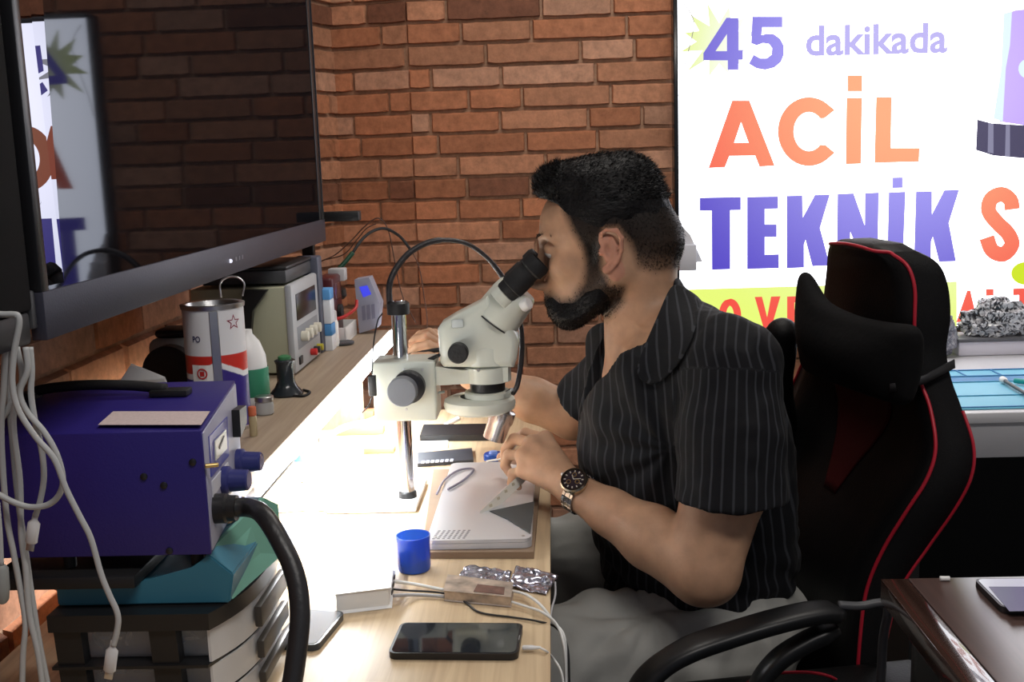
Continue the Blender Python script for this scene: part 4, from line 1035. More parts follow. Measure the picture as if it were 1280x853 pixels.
q = dz(617, 575); t = empty('blue_container', q, 'round blue plastic lid lying behind the laptop under the hand', 'lid')
lathe('rim', [(.017, 0), (.018, .001), (.018, .010), (.0165, .012)], q, tb_, t); lathe('knob', [(.008, .012), (.007, .016), (.0001, .0165)], q, mat('lid centre', (.25, .4, .85), .3), t)
q = dz(518, 712); t = empty('blue_tub', q, 'open translucent blue tub standing left of the laptop corner', 'tub')
R_ = .0222; hh = .048
lathe('tub_wall', [(R_-.003, 0), (R_-.001, .001), (R_, .006), (R_, hh-.006), (R_+.0008, hh-.006), (R_+.0008, hh), (R_-.0012, hh), (R_-.0015, .004), (.0001, .0035)], q, tb_, t, cap=False)
lathe('paste', [(.0001, .016), (R_-.0018, .017), (R_-.0018, .005), (.0001, .0042)], q, mat('dark blue paste', (.01, .03, .3), .4), t, cap=False)
# power bank / steel adapter and foil
t = empty('metal_adapter', dz(598, 752), 'worn metal cased adapter with cables, in front of the foil bags', 'adapter')
bm = bmesh.new(); add_prism(bm, [dz(556, 751, .001), dz(638, 759, .001), dz(641, 741, .001), dz(561, 731, .001)], (0, 0, .013)); bevel_prism(bm, .0012)
bm_obj('case', bm, mat('worn tin', (.5, .42, .36), .35, .6, noise=.5, nscale=60), t, auto=30)
tilt_slab('rust_patch', [(592, 740), (630, 744), (631, 735), (597, 731)], .0006, mat('brown patch', (.16, .08, .06), .6, noise=.4, nscale=90), None, None, z=DZ+.0135, parent=t)
def foil(name, quad, label, seed):
    rs = np.random.RandomState(seed); n = 26; V = []; Q = []
    c = [np.array(atz(x, y, DZ+.004)) for x, y in quad]
    for j in range(n+1):
        for i in range(n+1):
            u, v = i/n, j/n; V.append((c[0]*(1-u)+c[1]*u)*(1-v)+(c[3]*(1-u)+c[2]*u)*v)
    V = np.array(V); V[:, 2] += .004*vnoise(V, 70, seed)+.003*vnoise(V, 160, seed+1); V[:, 2] = np.maximum(V[:, 2], DZ+.0008)
    for j in range(n):
        for i in range(n): a = j*(n+1)+i; Q.append((a, a+1, a+n+2, a+n+1))
    o = np_mesh(name, V, np.array(Q), mat('crumpled silver film %d' % seed, (.45, .45, .55), .22, .9, noise=.5, nscale=50), smooth=False)
    sm = o.modifiers.new('s', 'SOLIDIFY'); sm.thickness = .0006; tag(o, label, 'bag'); return o
foil('foil_bag', [(570, 722), (636, 730), (640, 712), (585, 706)], 'crumpled silver film bag behind the metal adapter', 3)
foil('foil_bag', [(636, 733), (683, 742), (699, 718), (645, 709)], 'silvery grey film bag at the right edge of the bench', 5)
# phones
def phone(name, quad, h, mbody, mscreen, label, z=DZ, inset=.06, extra=None):
    c = [atz(x, y, z) for x, y in quad]; ctr = sum(c, Vector())/4
    t = empty(name, ctr, label, 'phone')
    ax = ((c[1]-c[0])+(c[2]-c[3]))/2; ay = ((c[3]-c[0])+(c[2]-c[1]))/2; L_, W_ = ax.length, ay.length; ax.normalize(); ay = Vector((-ax.y, ax.x, 0))*(1 if Vector((-ax.y, ax.x, 0)).dot(ay) > 0 else -1)
    def pl(fx_, fy_, hx, hy, r): return [tuple((ctr+ax*(fx_+x)+ay*(fy_+y)).xy) for x, y in rr(-hx, -hy, hx, hy, r)]
    bm = bmesh.new(); add_prism(bm, [(x, y, z+.0005) for x, y in pl(0, 0, L_/2, W_/2, .009)], (0, 0, h))
    bm_obj('body', bm, mbody, t, auto=35)
    slab('screen', pl(0, 0, L_/2-.003, W_/2-.0025, .007), z+h+.0003, z+h+.0009, mscreen, t)
    if extra: extra(t, ctr, ax, ay, L_, W_, z+h, pl)
    return t
pscr = mat('dark phone glass', (.012, .015, .02), .06, coat=.5)
blkcase = mat('black phone case', (.012, .012, .014), .35)
def sp_(t, ctr, ax, ay, L_, W_, z, pl): 
    slab('speaker_slot', pl(L_/2-.0015*1, 0, .0005, .006, .0004), z+.001, z+.0012, grey_plastic, t)
phone('smartphone', [(488, 826), (651, 826), (651, 788), (499, 786)], .0075, blkcase, pscr, 'black smartphone lying face up on the front of the bench', extra=sp_)
phone('smartphone', [(352, 812), (404, 816), (426, 772), (366, 770)], .0075, mat('dark blue grey shell', (.03, .04, .05), .3), mat('reflective grey glass', (.3, .33, .37), .1), 'grey phone lying on the bench between the hose and the white box')
phone('smartphone', [(326, 688), (376, 692), (386, 662), (338, 659)], .006, mat('white shell', (.6, .6, .62), .3), mat('pale grey glass', (.35, .37, .42), .1), 'pale phone lying behind the teal box near the light strip')
# white box (charger hub)
t = empty('charging_hub', dz(455, 740), 'white square box with cables leaving its right side', 'charger')
bl_, br_ = dz(421, 768), dz(487, 760)
M = Matrix.Identity(4)
bm = bmesh.new(); z0 = DZ+.0005; hgt = .026
pf = [Vector((bl_.x, bl_.y, z0)), Vector((br_.x, br_.y, z0)), Vector((br_.x-.012, br_.y+.115, z0)), Vector((bl_.x-.012, bl_.y+.115, z0))]
add_prism(bm, pf, (0, 0, hgt)); bevel_prism(bm, .003, 3); bm_obj('case', bm, white_plastic, t, auto=30)
for k in range(3):
    q = Vector((br_.x+.0005-.002*k, br_.y+.02+.022*k, z0+.012)); box('port', q-Vector((.0, .006, .0025)), q+Vector((.0012, .006, .0025)), black_plastic, t, bev=.0003)
blk = mat('dark cable jacket', (.02, .02, .022), .45); whc = mat('white cable', (.7, .7, .68), .4)
qz = lambda x, y, h=.004: atz(x, y, DZ+h)
E_ = DX+.006
def fall(px, py, Y): return at(px, py, Y)
cable('usb_cable', [qz(492, 727, .012), qz(520, 731, .006), qz(556, 738)], .0022, whc, 'upper white cable from the white box to the metal adapter', group='cables from the white box')
cable('usb_cable', [qz(492, 745, .012), qz(520, 744, .005), qz(556, 746)], .0022, mat('grey cable', (.4, .4, .42), .4), 'lower pale grey cable from the white box to the metal adapter', group='cables from the white box')
cable('usb_cable', [qz(492, 737, .012), qz(515, 739, .006), qz(555, 742, .003), qz(580, 752, .002), qz(600, 766, .002), qz(640, 772, .002), qz(672, 777, .003), fall(695, 785, 1.19), fall(709, 808, 1.17), fall(712, 860, 1.16)], .0013, blk, 'thin black cable passing under the metal adapter and over the bench edge')
cable('usb_cable', [qz(640, 739, .009), qz(658, 744, .008), qz(675, 756, .012), fall(692, 778, 1.19), fall(706, 800, 1.17), fall(707, 860, 1.16)], .0018, whc, 'white cable arching from the metal adapter over the bench edge')
cable('usb_cable', [qz(640, 753, .007), qz(662, 760, .006), qz(680, 767, .01), fall(697, 783, 1.18), fall(706, 815, 1.16), fall(708, 870, 1.15)], .0016, whc, 'lower white cable from the metal adapter over the bench edge')
cable('usb_cable', [fall(694, 728, 1.30), fall(694, 745, 1.28), fall(689, 765, 1.25), fall(687, 790, 1.22), fall(686, 830, 1.2)], .0014, mat('grey thin cable', (.35, .35, .37), .4), 'thin grey cable falling beside the silvery film bag')
t = empty('charging_lead', qz(654, 812), 'white charging lead plugged into the black smartphone', 'cable')
a, b = qz(669, 810, .005), qz(653, 810, .005)
plug(t, a, b, .0036, False); tube('cord', [a+Vector((.004, 0, 0)), qz(682, 814, .004), fall(692, 824, 1.12), fall(702, 842, 1.11), fall(706, 875, 1.1)], .0014, whc, t, n=8)
# left clutter in the bright zone
t = empty('blue_cup', dz(378, 572), 'small pale blue plastic cap in the bright light under the shelf', 'cap')
lathe('cap_body', [(.02, 0), (.021, .001), (.018, .012), (.0001, .013)], dz(378, 574), mat('pale blue plastic', (.12, .3, .75), .3), t, sx=1.0)
for k, (x0, y0, x1, y1, c, lb) in enumerate(((423, 505, 466, 512, (.55, .2, .1), 'upper orange strip of card at the back of the bench'), (420, 520, 478, 531, (.6, .25, .13), 'middle orange strip of card at the back of the bench'), (455, 545, 492, 554, (.6, .28, .15), 'lower orange strip of card left of the pole'))):
    p = dz(x0, y1+14); p2 = dz(x1, y1+14); o = box('orange_card', (p.x, p.y, DZ+.0005), (p2.x, p.y+.03, DZ+.0185-.004*k), mat('orange card %d' % k, c, .6), bev=.001); tag(o, lb, 'card')
o = tube('plastic_rod', [dz(400, 552, .02), dz(430, 535, .05), dz(460, 528, .06), at(478, 520, 1.63)], .006, white_plastic); tag(o, 'white plastic rod reaching from the bench to the microscope block', 'arm')
rs = random.Random(9)
for k, (x, y, a, L_, nm) in enumerate(((395, 600, 30, .05, 'long thin tweezers'), (360, 640, 10, .06, 'slim white tool'), (430, 575, 70, .03, 'short pale chip'), (415, 640, -20, .05, 'thin paper strip'))):
    p = dz(x, y, .001); o = box('small_tool', (-L_/2, -.003, 0), (L_/2, .003, .003), mat('bench bits %d' % k, (.6, .62, .6), .4), bev=.0008, M=Matrix.Translation(p) @ Matrix.Rotation(math.radians(a), 4, 'Z')); tag(o, nm+' in the bright light at the left of the bench', 'tool')
# ================================================================== PERSON
HY = 1.65
V_ = lambda *a: np.array(a, float)
P = lambda x, y, dy=0.0: np.array(at(x, y, HY+dy))
PY = lambda x, y, Y: np.array(at(x, y, Y))
skin_m, nt, b = newmat('skin'); N = nt.nodes; L = nt.links
at_ = N.new('ShaderNodeAttribute'); at_.attribute_name = 'tint'
tc = N.new('ShaderNodeTexCoord'); n = N.new('ShaderNodeTexNoise'); n.inputs['Scale'].default_value = 35; n.inputs['Detail'].default_value = 8; L.new(tc.outputs['Object'], n.inputs['Vector'])
mr = N.new('ShaderNodeMapRange'); mr.inputs['From Min'].default_value = .3; mr.inputs['From Max'].default_value = .7; mr.inputs['To Min'].default_value = .86; mr.inputs['To Max'].default_value = 1.14; L.new(n.outputs['Fac'], mr.inputs['Value'])
hs = N.new('ShaderNodeHueSaturation'); L.new(at_.outputs['Color'], hs.inputs['Color']); L.new(mr.outputs[0], hs.inputs['Value']); L.new(hs.outputs[0], b.inputs['Base Color'])
b.inputs['Roughness'].default_value = .5; b.inputs['Specular IOR Level'].default_value = .35
b.inputs['Subsurface Weight'].default_value = .12; b.inputs['Subsurface Radius'].default_value = (1, .35, .2); b.inputs['Subsurface Scale'].default_value = .006
n2 = N.new('ShaderNodeTexNoise'); n2.inputs['Scale'].default_value = 260; n2.inputs['Detail'].default_value = 4; L.new(tc.outputs['Object'], n2.inputs['Vector'])
bp = N.new('ShaderNodeBump'); bp.inputs['Strength'].default_value = .18; bp.inputs['Distance'].default_value = .001; L.new(n2.outputs['Fac'], bp.inputs['Height']); L.new(bp.outputs[0], b.inputs['Normal'])

rows = [(405, 772, 905), (425, 752, 938), (470, 735, 970), (520, 726, 988), (560, 722, 996), (620, 730, 1000), (680, 746, 1000), (740, 762, 988), (790, 770, 975)]
RZ = []; RF = []; RB = []
for py, a, b_ in rows:
    pf = P(a, py); pb = PY(b_, py, 1.60); RZ.append(pf[2]); RF.append(pf[0]); RB.append(pb[0])
RZ = np.array(RZ[::-1]); RF = np.array(RF[::-1]); RB = np.array(RB[::-1])
RYW = np.array([.155, .16, .16, .162, .17, .178, .182, .17, .12][::1])   # half widths bottom -> top
def torso(dx):
    def f(x, y, z):
        xf = np.interp(z, RZ, RF)+dx; xb = np.interp(z, RZ, RB)-dx; ry = np.interp(z, RZ, RYW)-dx
        cx_ = (xf+xb)/2; rf = (xb-xf)/2
        q = (np.abs((x-cx_)/rf)**2.3+np.abs((y-HY+.01)/ry)**2.3)**(1/2.3)
        d = (q-1)*np.minimum(rf, ry)*.92
        zt = RZ[-1]-.0; zb_ = RZ[0]
        return np.maximum(d, np.maximum(z-zt, zb_-z))
    return f
SL = PY(918, 462, 1.452); SR = np.array([.175, 1.83, SL[2]-.005])
EL = PY(879, 711, 1.40); WL = PY(718, 613, 1.54)
ER = PY(716, 520, 1.93); WR = PY(590, 470, 1.955)
NB = P(812, 405); NT = P(792, 335)
B = Field((-.27, 1.29, .50), (.44, 2.06, 1.31), .00235)
B.fn((-.02, 1.4, .5), (.42, 1.9, 1.06), torso(.026))
B.ell(P(890, 760), (.12, .15, .10), k=.03)                                   # pelvis
B.cone([.25, 1.54, .56], [.02, 1.49, .545], .075, .06, k=.02); B.cone([.25, 1.75, .56], [.02, 1.79, .60], .075, .06, k=.02)
B.cone(NB, NT, .060, .0525, k=.02)                                             # neck
B.cone(NB+[.02, -.02, -.02], SL+[-.01, .02, -.0], .058, .052, k=.03); B.cone(NB+[.0, .02, -.02], SR, .055, .050, k=.03)
B.cone(P(802, 400), P(802, 460), .048, .05, k=.03)                              # upper chest
# left arm
UL = SL*.42+EL*.58+V_(.012, 0, 0)
B.chain([SL, UL, EL], [.054, .0565, .049], k=.012)
FM = EL*.62+WL*.38; FN = EL*.3+WL*.7
B.chain([EL, FM, FN, WL], [.049, .0445, .033, .0255], k=.012)
B.cone(EL+[.008, .0, -.006], EL+[.012, .0, -.012], .036, .034, k=.01)
# right arm
B.chain([SR, ER], [.05, .042], k=.012)
B.chain([ER, ER*.6+WR*.4, WR], [.043, .040, .026], k=.012)
def hand(W, K, fingers, thumb, wr=.0215, kr=.0118, k=.010):
    for q in K: B.cone(W, q, wr*.92, kr, k=k)
    for a, b_ in zip(K, K[1:]): B.cone(a, b_, kr, kr, k=.006)
    for f, rad in zip(fingers, (.0092, .0096, .0090, .0078)):
        for i in range(len(f)-1): B.cone(f[i], f[i+1], rad*(1-.08*i), rad*(1-.08*(i+1)), k=.0018)
        B.ell(f[1], (rad*.98,)*3, k=.003)
    B.cone(W, thumb[0], .018, .0135, k=.01)
    for i in range(len(thumb)-1): B.cone(thumb[i], thumb[i+1], .0128-.0014*i, .0114-.0014*i, k=.003)
K = [PY(682, 549, 1.640), PY(665, 555, 1.627), PY(655, 570, 1.612), PY(656, 589, 1.597)]
hand(WL, K, [[K[0], PY(657, 542, 1.668), PY(641, 551, 1.680), PY(630, 567, 1.679)],
             [K[1], PY(643, 549, 1.652), PY(632, 562, 1.662), PY(631, 577, 1.658)],
             [K[2], PY(636, 569, 1.630), PY(631, 582, 1.634), PY(638, 593, 1.628)],
             [K[3], PY(641, 592, 1.607), PY(639, 604, 1.607), PY(648, 609, 1.604)]],
     [PY(690, 575, 1.60), PY(664, 572, 1.655), PY(644, 573, 1.683), PY(627, 572, 1.694)])
for q in K: B.ell(q+[0, 0, .0035], (.0085, .0085, .0085), k=.006)
KR = [PY(556, 440, 1.93), PY(552, 432, 1.955), PY(553, 428, 1.975), PY(557, 428, 1.995)]
hand(WR, KR, [[KR[0], PY(535, 431, 1.93), PY(521, 434, 1.93), PY(512, 440, 1.93)],
              [KR[1], PY(533, 421, 1.955), PY(520, 424, 1.955), PY(511, 432, 1.95)],
              [KR[2], PY(537, 416, 1.98), PY(525, 418, 1.98), PY(516, 426, 1.975)],
              [KR[3], PY(543, 416, 2.0), PY(533, 420, 2.0), PY(526, 428, 1.995)]],
     [PY(580, 462, 1.93), PY(556, 452, 1.905), PY(536, 447, 1.905), PY(518, 446, 1.91)])
# head
th = math.radians(15)
Hf = np.array([-math.cos(th), 0, -math.sin(th)]); Hu = np.array([-math.sin(th), 0, math.cos(th)]); HR = np.stack([Hf, np.array([0, 1, 0]), Hu], 1)
B.ell(P(757, 272), (.089, .0725, .081), HR, k=.02)
B.ell(P(716, 284), (.050, .060, .052), HR, k=.02)
B.ell(P(724, 340), (.046, .052, .062), HR, k=.025)
for s_ in (-1, 1):
    B.cone(P(768, 340, .052*s_), P(716, 392, .022*s_), .021, .020, k=.025)
    B.ell(P(704, 333, .036*s_), (.020, .018, .019), HR, k=.018)
    B.cone(P(765, 312, .060*s_), P(770, 342, .055*s_), .014, .014, k=.02)
    B.cone(P(681, 298, .012*s_), P(690, 297, .042*s_), .0095, .0085, k=.012)
B.ell(P(711, 392), (.020, .026, .018), HR, k=.02)
B.ell(P(697, 370), (.020, .028, .026), HR, k=.018)
B.chain([P(682, 305), P(676, 335), P(669, 354)], [.008, .0085, .0095], k=.010)
for s_ in (-1, 1):
    B.ell(P(676, 358, .009*s_), (.0085, .0065, .0065), HR, k=.006)
    B.ell(P(684, 311, .031*s_), (.013, .015, .011), HR, k=.012, mode='cut')
    B.ell(P(690, 312, .031*s_), (.0132, .0130, .0122), k=.003)
B.cone(P(687, 379, -.014), P(687, 379, .014), .0055, .0055, k=.004); B.cone(P(690, 386, -.011), P(690, 386, .011), .0058, .0058, k=.004)
B.cone(P(805, 300), NT, .06, .055, k=.03)                                     # nape
# ears
for s_ in (-1, 1):
    E = lambda x, y, d: PY(x, y, HY+s_*d) if s_ < 0 else np.array([PY(x, y, HY-d)[0], HY+d, PY(x, y, HY-d)[2]])
    B.ell(E(763, 312, .0755), (.0135, .0065, .022), HR, k=.006)
    B.chain([E(750, 303, .073), E(751, 293, .080), E(759, 287, .084), E(770, 288, .086), (E(777, 298, .087)), E(777, 313, .085), E(772, 327, .081), E(764, 337, .077)], [.0028, .0032, .0034, .0036, .0036, .0034, .0032, .003], k=.002)
    B.ell(E(758, 337, .077), (.0068, .0035, .0075), k=.004)
    B.ell(E(761, 314, .084), (.0072, .0075, .0125), HR, k=.002, mode='cut')
    B.chain([E(765, 297, .081), E(770, 308, .082), E(768, 322, .080), E(760, 331, .078)], [.0024, .0026, .0026, .0024], k=.003)
    B.ell(E(750, 316, .0765), (.004, .004, .0055), k=.003)
Pv, Qv = B.mesh(1)
# skin colour: stubble fade on the sides of the head, warm ears and knuckles (pigment, not light)
skin = np.tile(np.array([.47, .275, .17]), (len(Pv), 1))
Zx = np.array([[P(x, y)[0], P(x, y)[2]] for x, y in ((0, 0),)])
def polyd(px, X, Z, Yp=None):
    """signed distance (metres) in the sagittal plane to a polygon given in picture positions on the head's mid plane"""
    V = np.array([[P(x, y)[0], P(x, y)[2]] for x, y in px]); d = np.full(np.broadcast(X, Z).shape, 1e9); s_ = np.ones(d.shape)
    for i in range(len(V)):
        a = V[i]; b_ = V[i-1]; e = b_-a; wx = X-a[0]; wz = Z-a[1]
        t = np.clip((wx*e[0]+wz*e[1])/(e@e), 0, 1); d = np.minimum(d, (wx-e[0]*t)**2+(wz-e[1]*t)**2)
        c1 = Z >= a[1]; c2_ = Z < b_[1]; c3 = e[0]*wz > e[1]*wx
        s_ = np.where((c1 & c2_ & c3) | (~c1 & ~c2_ & ~c3), -s_, s_)
    return s_*np.sqrt(d)
facecut = [(630, 262), (664, 250), (680, 247), (697, 254), (709, 268), (716, 290), (738, 296), (747, 289), (752, 281), (772, 281), (784, 294), (790, 318), (803, 330), (838, 326), (880, 326), (880, 430), (630, 430)]
fade = [(704, 262), (716, 240), (760, 232), (880, 232), (880, 336), (812, 338), (794, 330), (784, 300), (768, 281), (752, 282), (748, 300), (746, 330), (734, 332), (728, 308), (716, 288)]
beardp = [(748, 352), (762, 366), (760, 384), (742, 402), (715, 414), (692, 414), (678, 395), (678, 374), (690, 366), (700, 374), (716, 372), (730, 358)]
beardw = [(730, 298), (748, 298), (751, 330), (760, 349), (777, 352), (777, 372), (762, 392), (744, 406), (715, 420), (686, 418), (672, 395), (672, 370), (688, 363), (700, 371), (714, 368), (727, 348), (731, 325)]
hd_ = (Pv[:, 2] > P(740, 430)[2])
fd = polyd(fade, Pv[:, 0], Pv[:, 2]); k = np.clip(.5-fd/.014, 0, 1)*hd_
zz_ = [P(800, y)[2] for y in (345, 332, 312, 290, 262)]
dark = np.interp(Pv[:, 2], zz_, [.15, .6, .90, .955, .98])
bd_ = polyd(beardw, Pv[:, 0], Pv[:, 2]); kb = np.clip(.5-bd_/.014, 0, 1)*hd_
skin = skin*(1-k*dark)[:, None]
skin = skin*(1-.90*kb)[:, None]
eb_ = polyd([(746, 284), (772, 282), (784, 296), (782, 330), (766, 346), (752, 344), (748, 320)], Pv[:, 0], Pv[:, 2]); ear = ((np.abs(Pv[:, 1]-HY) > .0735) & (eb_ < .002) & hd_)[:, None]; skin = np.where(ear, np.array([.48, .23, .155]), skin)
man = np_mesh('person', Pv, Qv, skin_m)
cattr(man, 'tint', skin)
tag(man, 'man in dark pinstriped shirt leaning over the microscope eyepieces, wearing a wristwatch', 'person')

# hair, beard
hair_m, nt, b = newmat('dark hair'); b.inputs['Base Color'].default_value = (.006, .0055, .006, 1); b.inputs['Roughness'].default_value = .5; b.inputs['Specular IOR Level'].default_value = .22
tcn = nt.nodes.new('ShaderNodeTexCoord'); mpn = nt.nodes.new('ShaderNodeMapping'); mpn.inputs['Scale'].default_value = (.25, 1, .5); nz = nt.nodes.new('ShaderNodeTexNoise'); nz.inputs['Scale'].default_value = 330; nz.inputs['Detail'].default_value = 4
bpn = nt.nodes.new('ShaderNodeBump'); bpn.inputs['Strength'].default_value = .8; bpn.inputs['Distance'].default_value = .003
nt.links.new(tcn.outputs['Object'], mpn.inputs[0]); nt.links.new(mpn.outputs[0], nz.inputs['Vector']); nt.links.new(nz.outputs['Fac'], bpn.inputs['Height']); nt.links.new(bpn.outputs[0], b.inputs['Normal'])
lo = P(650, 440, -.11); hi = P(860, 170, .11)
def subfield(src, lo, hi):
    i0 = np.floor((np.minimum(lo, hi)-src.lo)/src.res).astype(int); i1 = np.ceil((np.maximum(lo, hi)-src.lo)/src.res).astype(int)
    i0 = np.maximum(i0, 0); i1 = np.minimum(i1, src.n)
    f = Field.__new__(Field); f.lo = (src.lo+i0*src.res).astype(np.float32); f.res = src.res; f.n = i1-i0; f.a = src.a[i0[0]:i1[0], i0[1]:i1[1], i0[2]:i1[2]].copy(); return f
def axes(f): return [f.lo[k]+np.arange(f.n[k])*f.res for k in range(3)]
def strands(V, Q, n, length, flow, rad, seed, mask=None, lift=.35):
    rs = np.random.RandomState(seed); Nn = vnormals(V, Q); idx = np.arange(len(V)) if mask is None else np.where(mask)[0]
    ii = rs.choice(idx, n); p = V[ii]+rs.normal(0, .0008, (n, 3)); nn = Nn[ii]
    d = flow(p, nn)+nn*lift+rs.normal(0, .22, (n, 3)); d /= np.linalg.norm(d, axis=1)[:, None]
    Lh = (length*rs.uniform(.5, 1.2, n))[:, None]
    t1 = np.cross(d, rs.normal(size=(n, 3))); t1 /= np.linalg.norm(t1, axis=1)[:, None]; t2 = np.cross(d, t1)
    base = p-nn*.002; v = np.concatenate([base+t1*rad, base-t1*.5*rad+t2*rad*.8, base-t1*.5*rad-t2*rad*.8, p+d*Lh*.55+t1*rad*.7, p+d*Lh*.55-t1*rad*.7, p+d*Lh-nn*Lh*.15], 0)
    i = np.arange(n); g = lambda k: i+k*n
    q = np.concatenate([np.stack([g(0), g(1), g(4), g(3)], 1), np.stack([g(2), g(0), g(3), g(4)], 1), np.stack([g(3), g(4), g(5), g(5)], 1)])
    return v, q
def merge(name, parts, m, parent):
    V = []; F_ = []; o = 0
    for v, q in parts:
        V.append(v)
        for r in q.tolist(): F_.append([r[0]+o, r[1]+o, r[2]+o] if r[2] == r[3] else [c+o for c in r])
        o += len(v)
    me = bpy.data.meshes.new(name); me.from_pydata(np.concatenate(V).tolist(), [], F_); me.update(); return link(name, me, m, parent, smooth=True)
Hr = subfield(B, lo, hi); Hr.a = Hr.a-np.interp(Hr.lo[2]+np.arange(Hr.n[2])*Hr.res, [P(760, 292)[2], P(760, 258)[2], P(760, 225)[2]], [-.004, .0006, .004])[None, None, :]
Hr.ell(P(758, 252), (.088, .0725, .070), HR, k=.012)
Hr.ell(P(691, 232), (.028, .044, .028), HR, k=.02); Hr.ell(P(716, 223), (.042, .050, .024), HR, k=.02); Hr.ell(P(762, 220), (.05, .052, .022), HR, k=.02)
X_, Y_, Z_ = axes(Hr)
D2 = polyd(facecut, X_[:, None], Z_[None, :])[:, None, :]
g_ = (vnoise(np.stack(np.meshgrid(X_, Y_, Z_, indexing='ij'), -1).reshape(-1, 3)*np.array([1, 1.6, 1]), 55, 4).reshape(Hr.a.shape))*.0022
Hr.a = np.maximum(Hr.a+g_*(1), -D2+.0)
Vh, Qh = Hr.mesh(1)
up_m = Vh[:, 2] > P(760, 250)[2]
fl = lambda p, nn: np.tile(np.array([.8, 0, .25]), (len(p), 1))*1.0
pts1 = strands(Vh, Qh, 9000, .011, fl, .00042, 5, up_m, lift=.12)
pts2 = strands(Vh, Qh, 5000, .0035, lambda p, nn: np.tile(np.array([.4, 0, -.8]), (len(p), 1)), .00035, 6, ~up_m)
frm = (Vh[:, 0] < P(700, 230)[0]) & up_m
pts3 = strands(Vh, Qh, 1500, .012, lambda p, nn: np.tile(np.array([-.15, 0, .75]), (len(p), 1)), .00045, 8, frm)
Be = subfield(B, lo, hi); X_, Y_, Z_ = axes(Be)
D2 = polyd(beardp, X_[:, None], Z_[None, :])[:, None, :]
grow = np.clip((P(0, 335)[2]-Z_)/.06, .15, 1)[None, None, :]
Be.a = np.maximum(Be.a-(np.clip(-D2/.030, 0, 1)*.0115-.001), D2)
# keep the lips free
Be.ell(P(683, 383), (.010, .015, .005), k=.003, mode='cut')
Vb, Qb = Be.mesh(1)
fb1 = strands(Vb, Qb, 7000, .0045, lambda p, nn: np.tile(np.array([-.1, 0, -.9]), (len(p), 1)), .00035, 9)
rsx = np.random.RandomState(2); wgt = np.maximum(kb, k*dark**2)
sel = (rsx.rand(len(Pv)) < wgt*1.0-.1) & (np.abs(Pv[:, 1]-HY) < .074) & (Pv[:, 2] < P(740, 300)[2])
fb2 = strands(Pv, Qv, 12000, .0034, lambda p, nn: np.tile(np.array([.15, 0, -.9]), (len(p), 1)), .00028, 12, sel, lift=.2)
sel = (rsx.rand(len(Pv)) < k*dark**1.5-.1) & (np.abs(Pv[:, 1]-HY) < .076) & (Pv[:, 2] >= P(740, 335)[2]) & ~ear[:, 0]
pts4 = strands(Pv, Qv, 14000, .0034, lambda p, nn: np.tile(np.array([.3, 0, -.8]), (len(p), 1)), .0003, 13, sel, lift=.2)
merge('hair', [(Vh, Qh), pts1, pts2, pts3, pts4], hair_m, man)
merge('beard', [(Vb, Qb), fb1, fb2], hair_m, man)
# brows and lashes
bm_pts = []
for s_ in (-1, 1):
    rs_ = np.random.RandomState(3)
    L_ = []
    for i in range(160):
        u = rs_.rand(); c = P(678+14*u, 296-3*math.sin(u*3)+rs_.normal(0, 1), s_*(.014+.036*u)); c[0] -= .0085*(1-u*.6)
        L_.append((c, c+np.array([.002*u-.001, s_*.006, .0015])))
    V = []; F_ = []
    for a, b_ in L_:
        i = len(V); V += [a+[0, 0, .0005], a-[0, 0, .0005], a-[.001, 0, 0], b_]; F_ += [[i, i+1, i+3], [i+1, i+2, i+3], [i+2, i, i+3]]
    me = bpy.data.meshes.new('eyebrow'); me.from_pydata([tuple(v) for v in V], [], F_); link('eyebrow', me, hair_m, man)
for s_ in (-1, 1):
    q = P(689.5, 313.5, .031*s_); lathe('eye', [(.0001, -.0105)]+[(.0118*math.cos(a*PI/12), .0118*math.sin(a*PI/12)) for a in range(-5, 6)]+[(.0001, .0119)], q, mat('eye white', (.6, .58, .55), .15), man, axis=Hf, n=20, cap=False)

# ------------------------------------------------------------------ shirt
sh_m, nt, b = newmat('pinstripe cotton'); N = nt.nodes; L = nt.links
a1 = N.new('ShaderNodeAttribute'); a1.attribute_name = 'stripe'
md = N.new('ShaderNodeMath'); md.operation = 'FRACT'; L.new(a1.outputs['Fac'], md.inputs[0])
s1 = N.new('ShaderNodeMath'); s1.operation = 'SUBTRACT'; s1.inputs[1].default_value = .5; L.new(md.outputs[0], s1.inputs[0])
s2 = N.new('ShaderNodeMath'); s2.operation = 'ABSOLUTE'; L.new(s1.outputs[0], s2.inputs[0])
s3 = N.new('ShaderNodeMapRange'); s3.inputs['From Min'].default_value = .07; s3.inputs['From Max'].default_value = .13; s3.inputs['To Min'].default_value = 1; s3.inputs['To Max'].default_value = 0; L.new(s2.outputs[0], s3.inputs['Value'])
mx = N.new('ShaderNodeMixRGB'); mx.inputs[1].default_value = (.0045, .0048, .0065, 1); mx.inputs[2].default_value = (.03, .032, .038, 1)
L.new(s3.outputs[0], mx.inputs[0]); L.new(mx.outputs[0], b.inputs['Base Color']); b.inputs['Roughness'].default_value = .8; b.inputs['Specular IOR Level'].default_value = .2; b.inputs['Sheen Weight'].default_value = .02
tc = N.new('ShaderNodeTexCoord'); n2 = N.new('ShaderNodeTexNoise'); n2.inputs['Scale'].default_value = 22; n2.inputs['Detail'].default_value = 3; L.new(tc.outputs['Object'], n2.inputs['Vector'])
bp = N.new('ShaderNodeBump'); bp.inputs['Strength'].default_value = .35; bp.inputs['Distance'].default_value = .006; L.new(n2.outputs['Fac'], bp.inputs['Height']); L.new(bp.outputs[0], b.inputs['Normal'])
S = Field((-.06, 1.30, .585), (.44, 2.02, 1.19), .0032)
S.fn((-.05, 1.4, .59), (.42, 1.9, 1.07), torso(-.001))
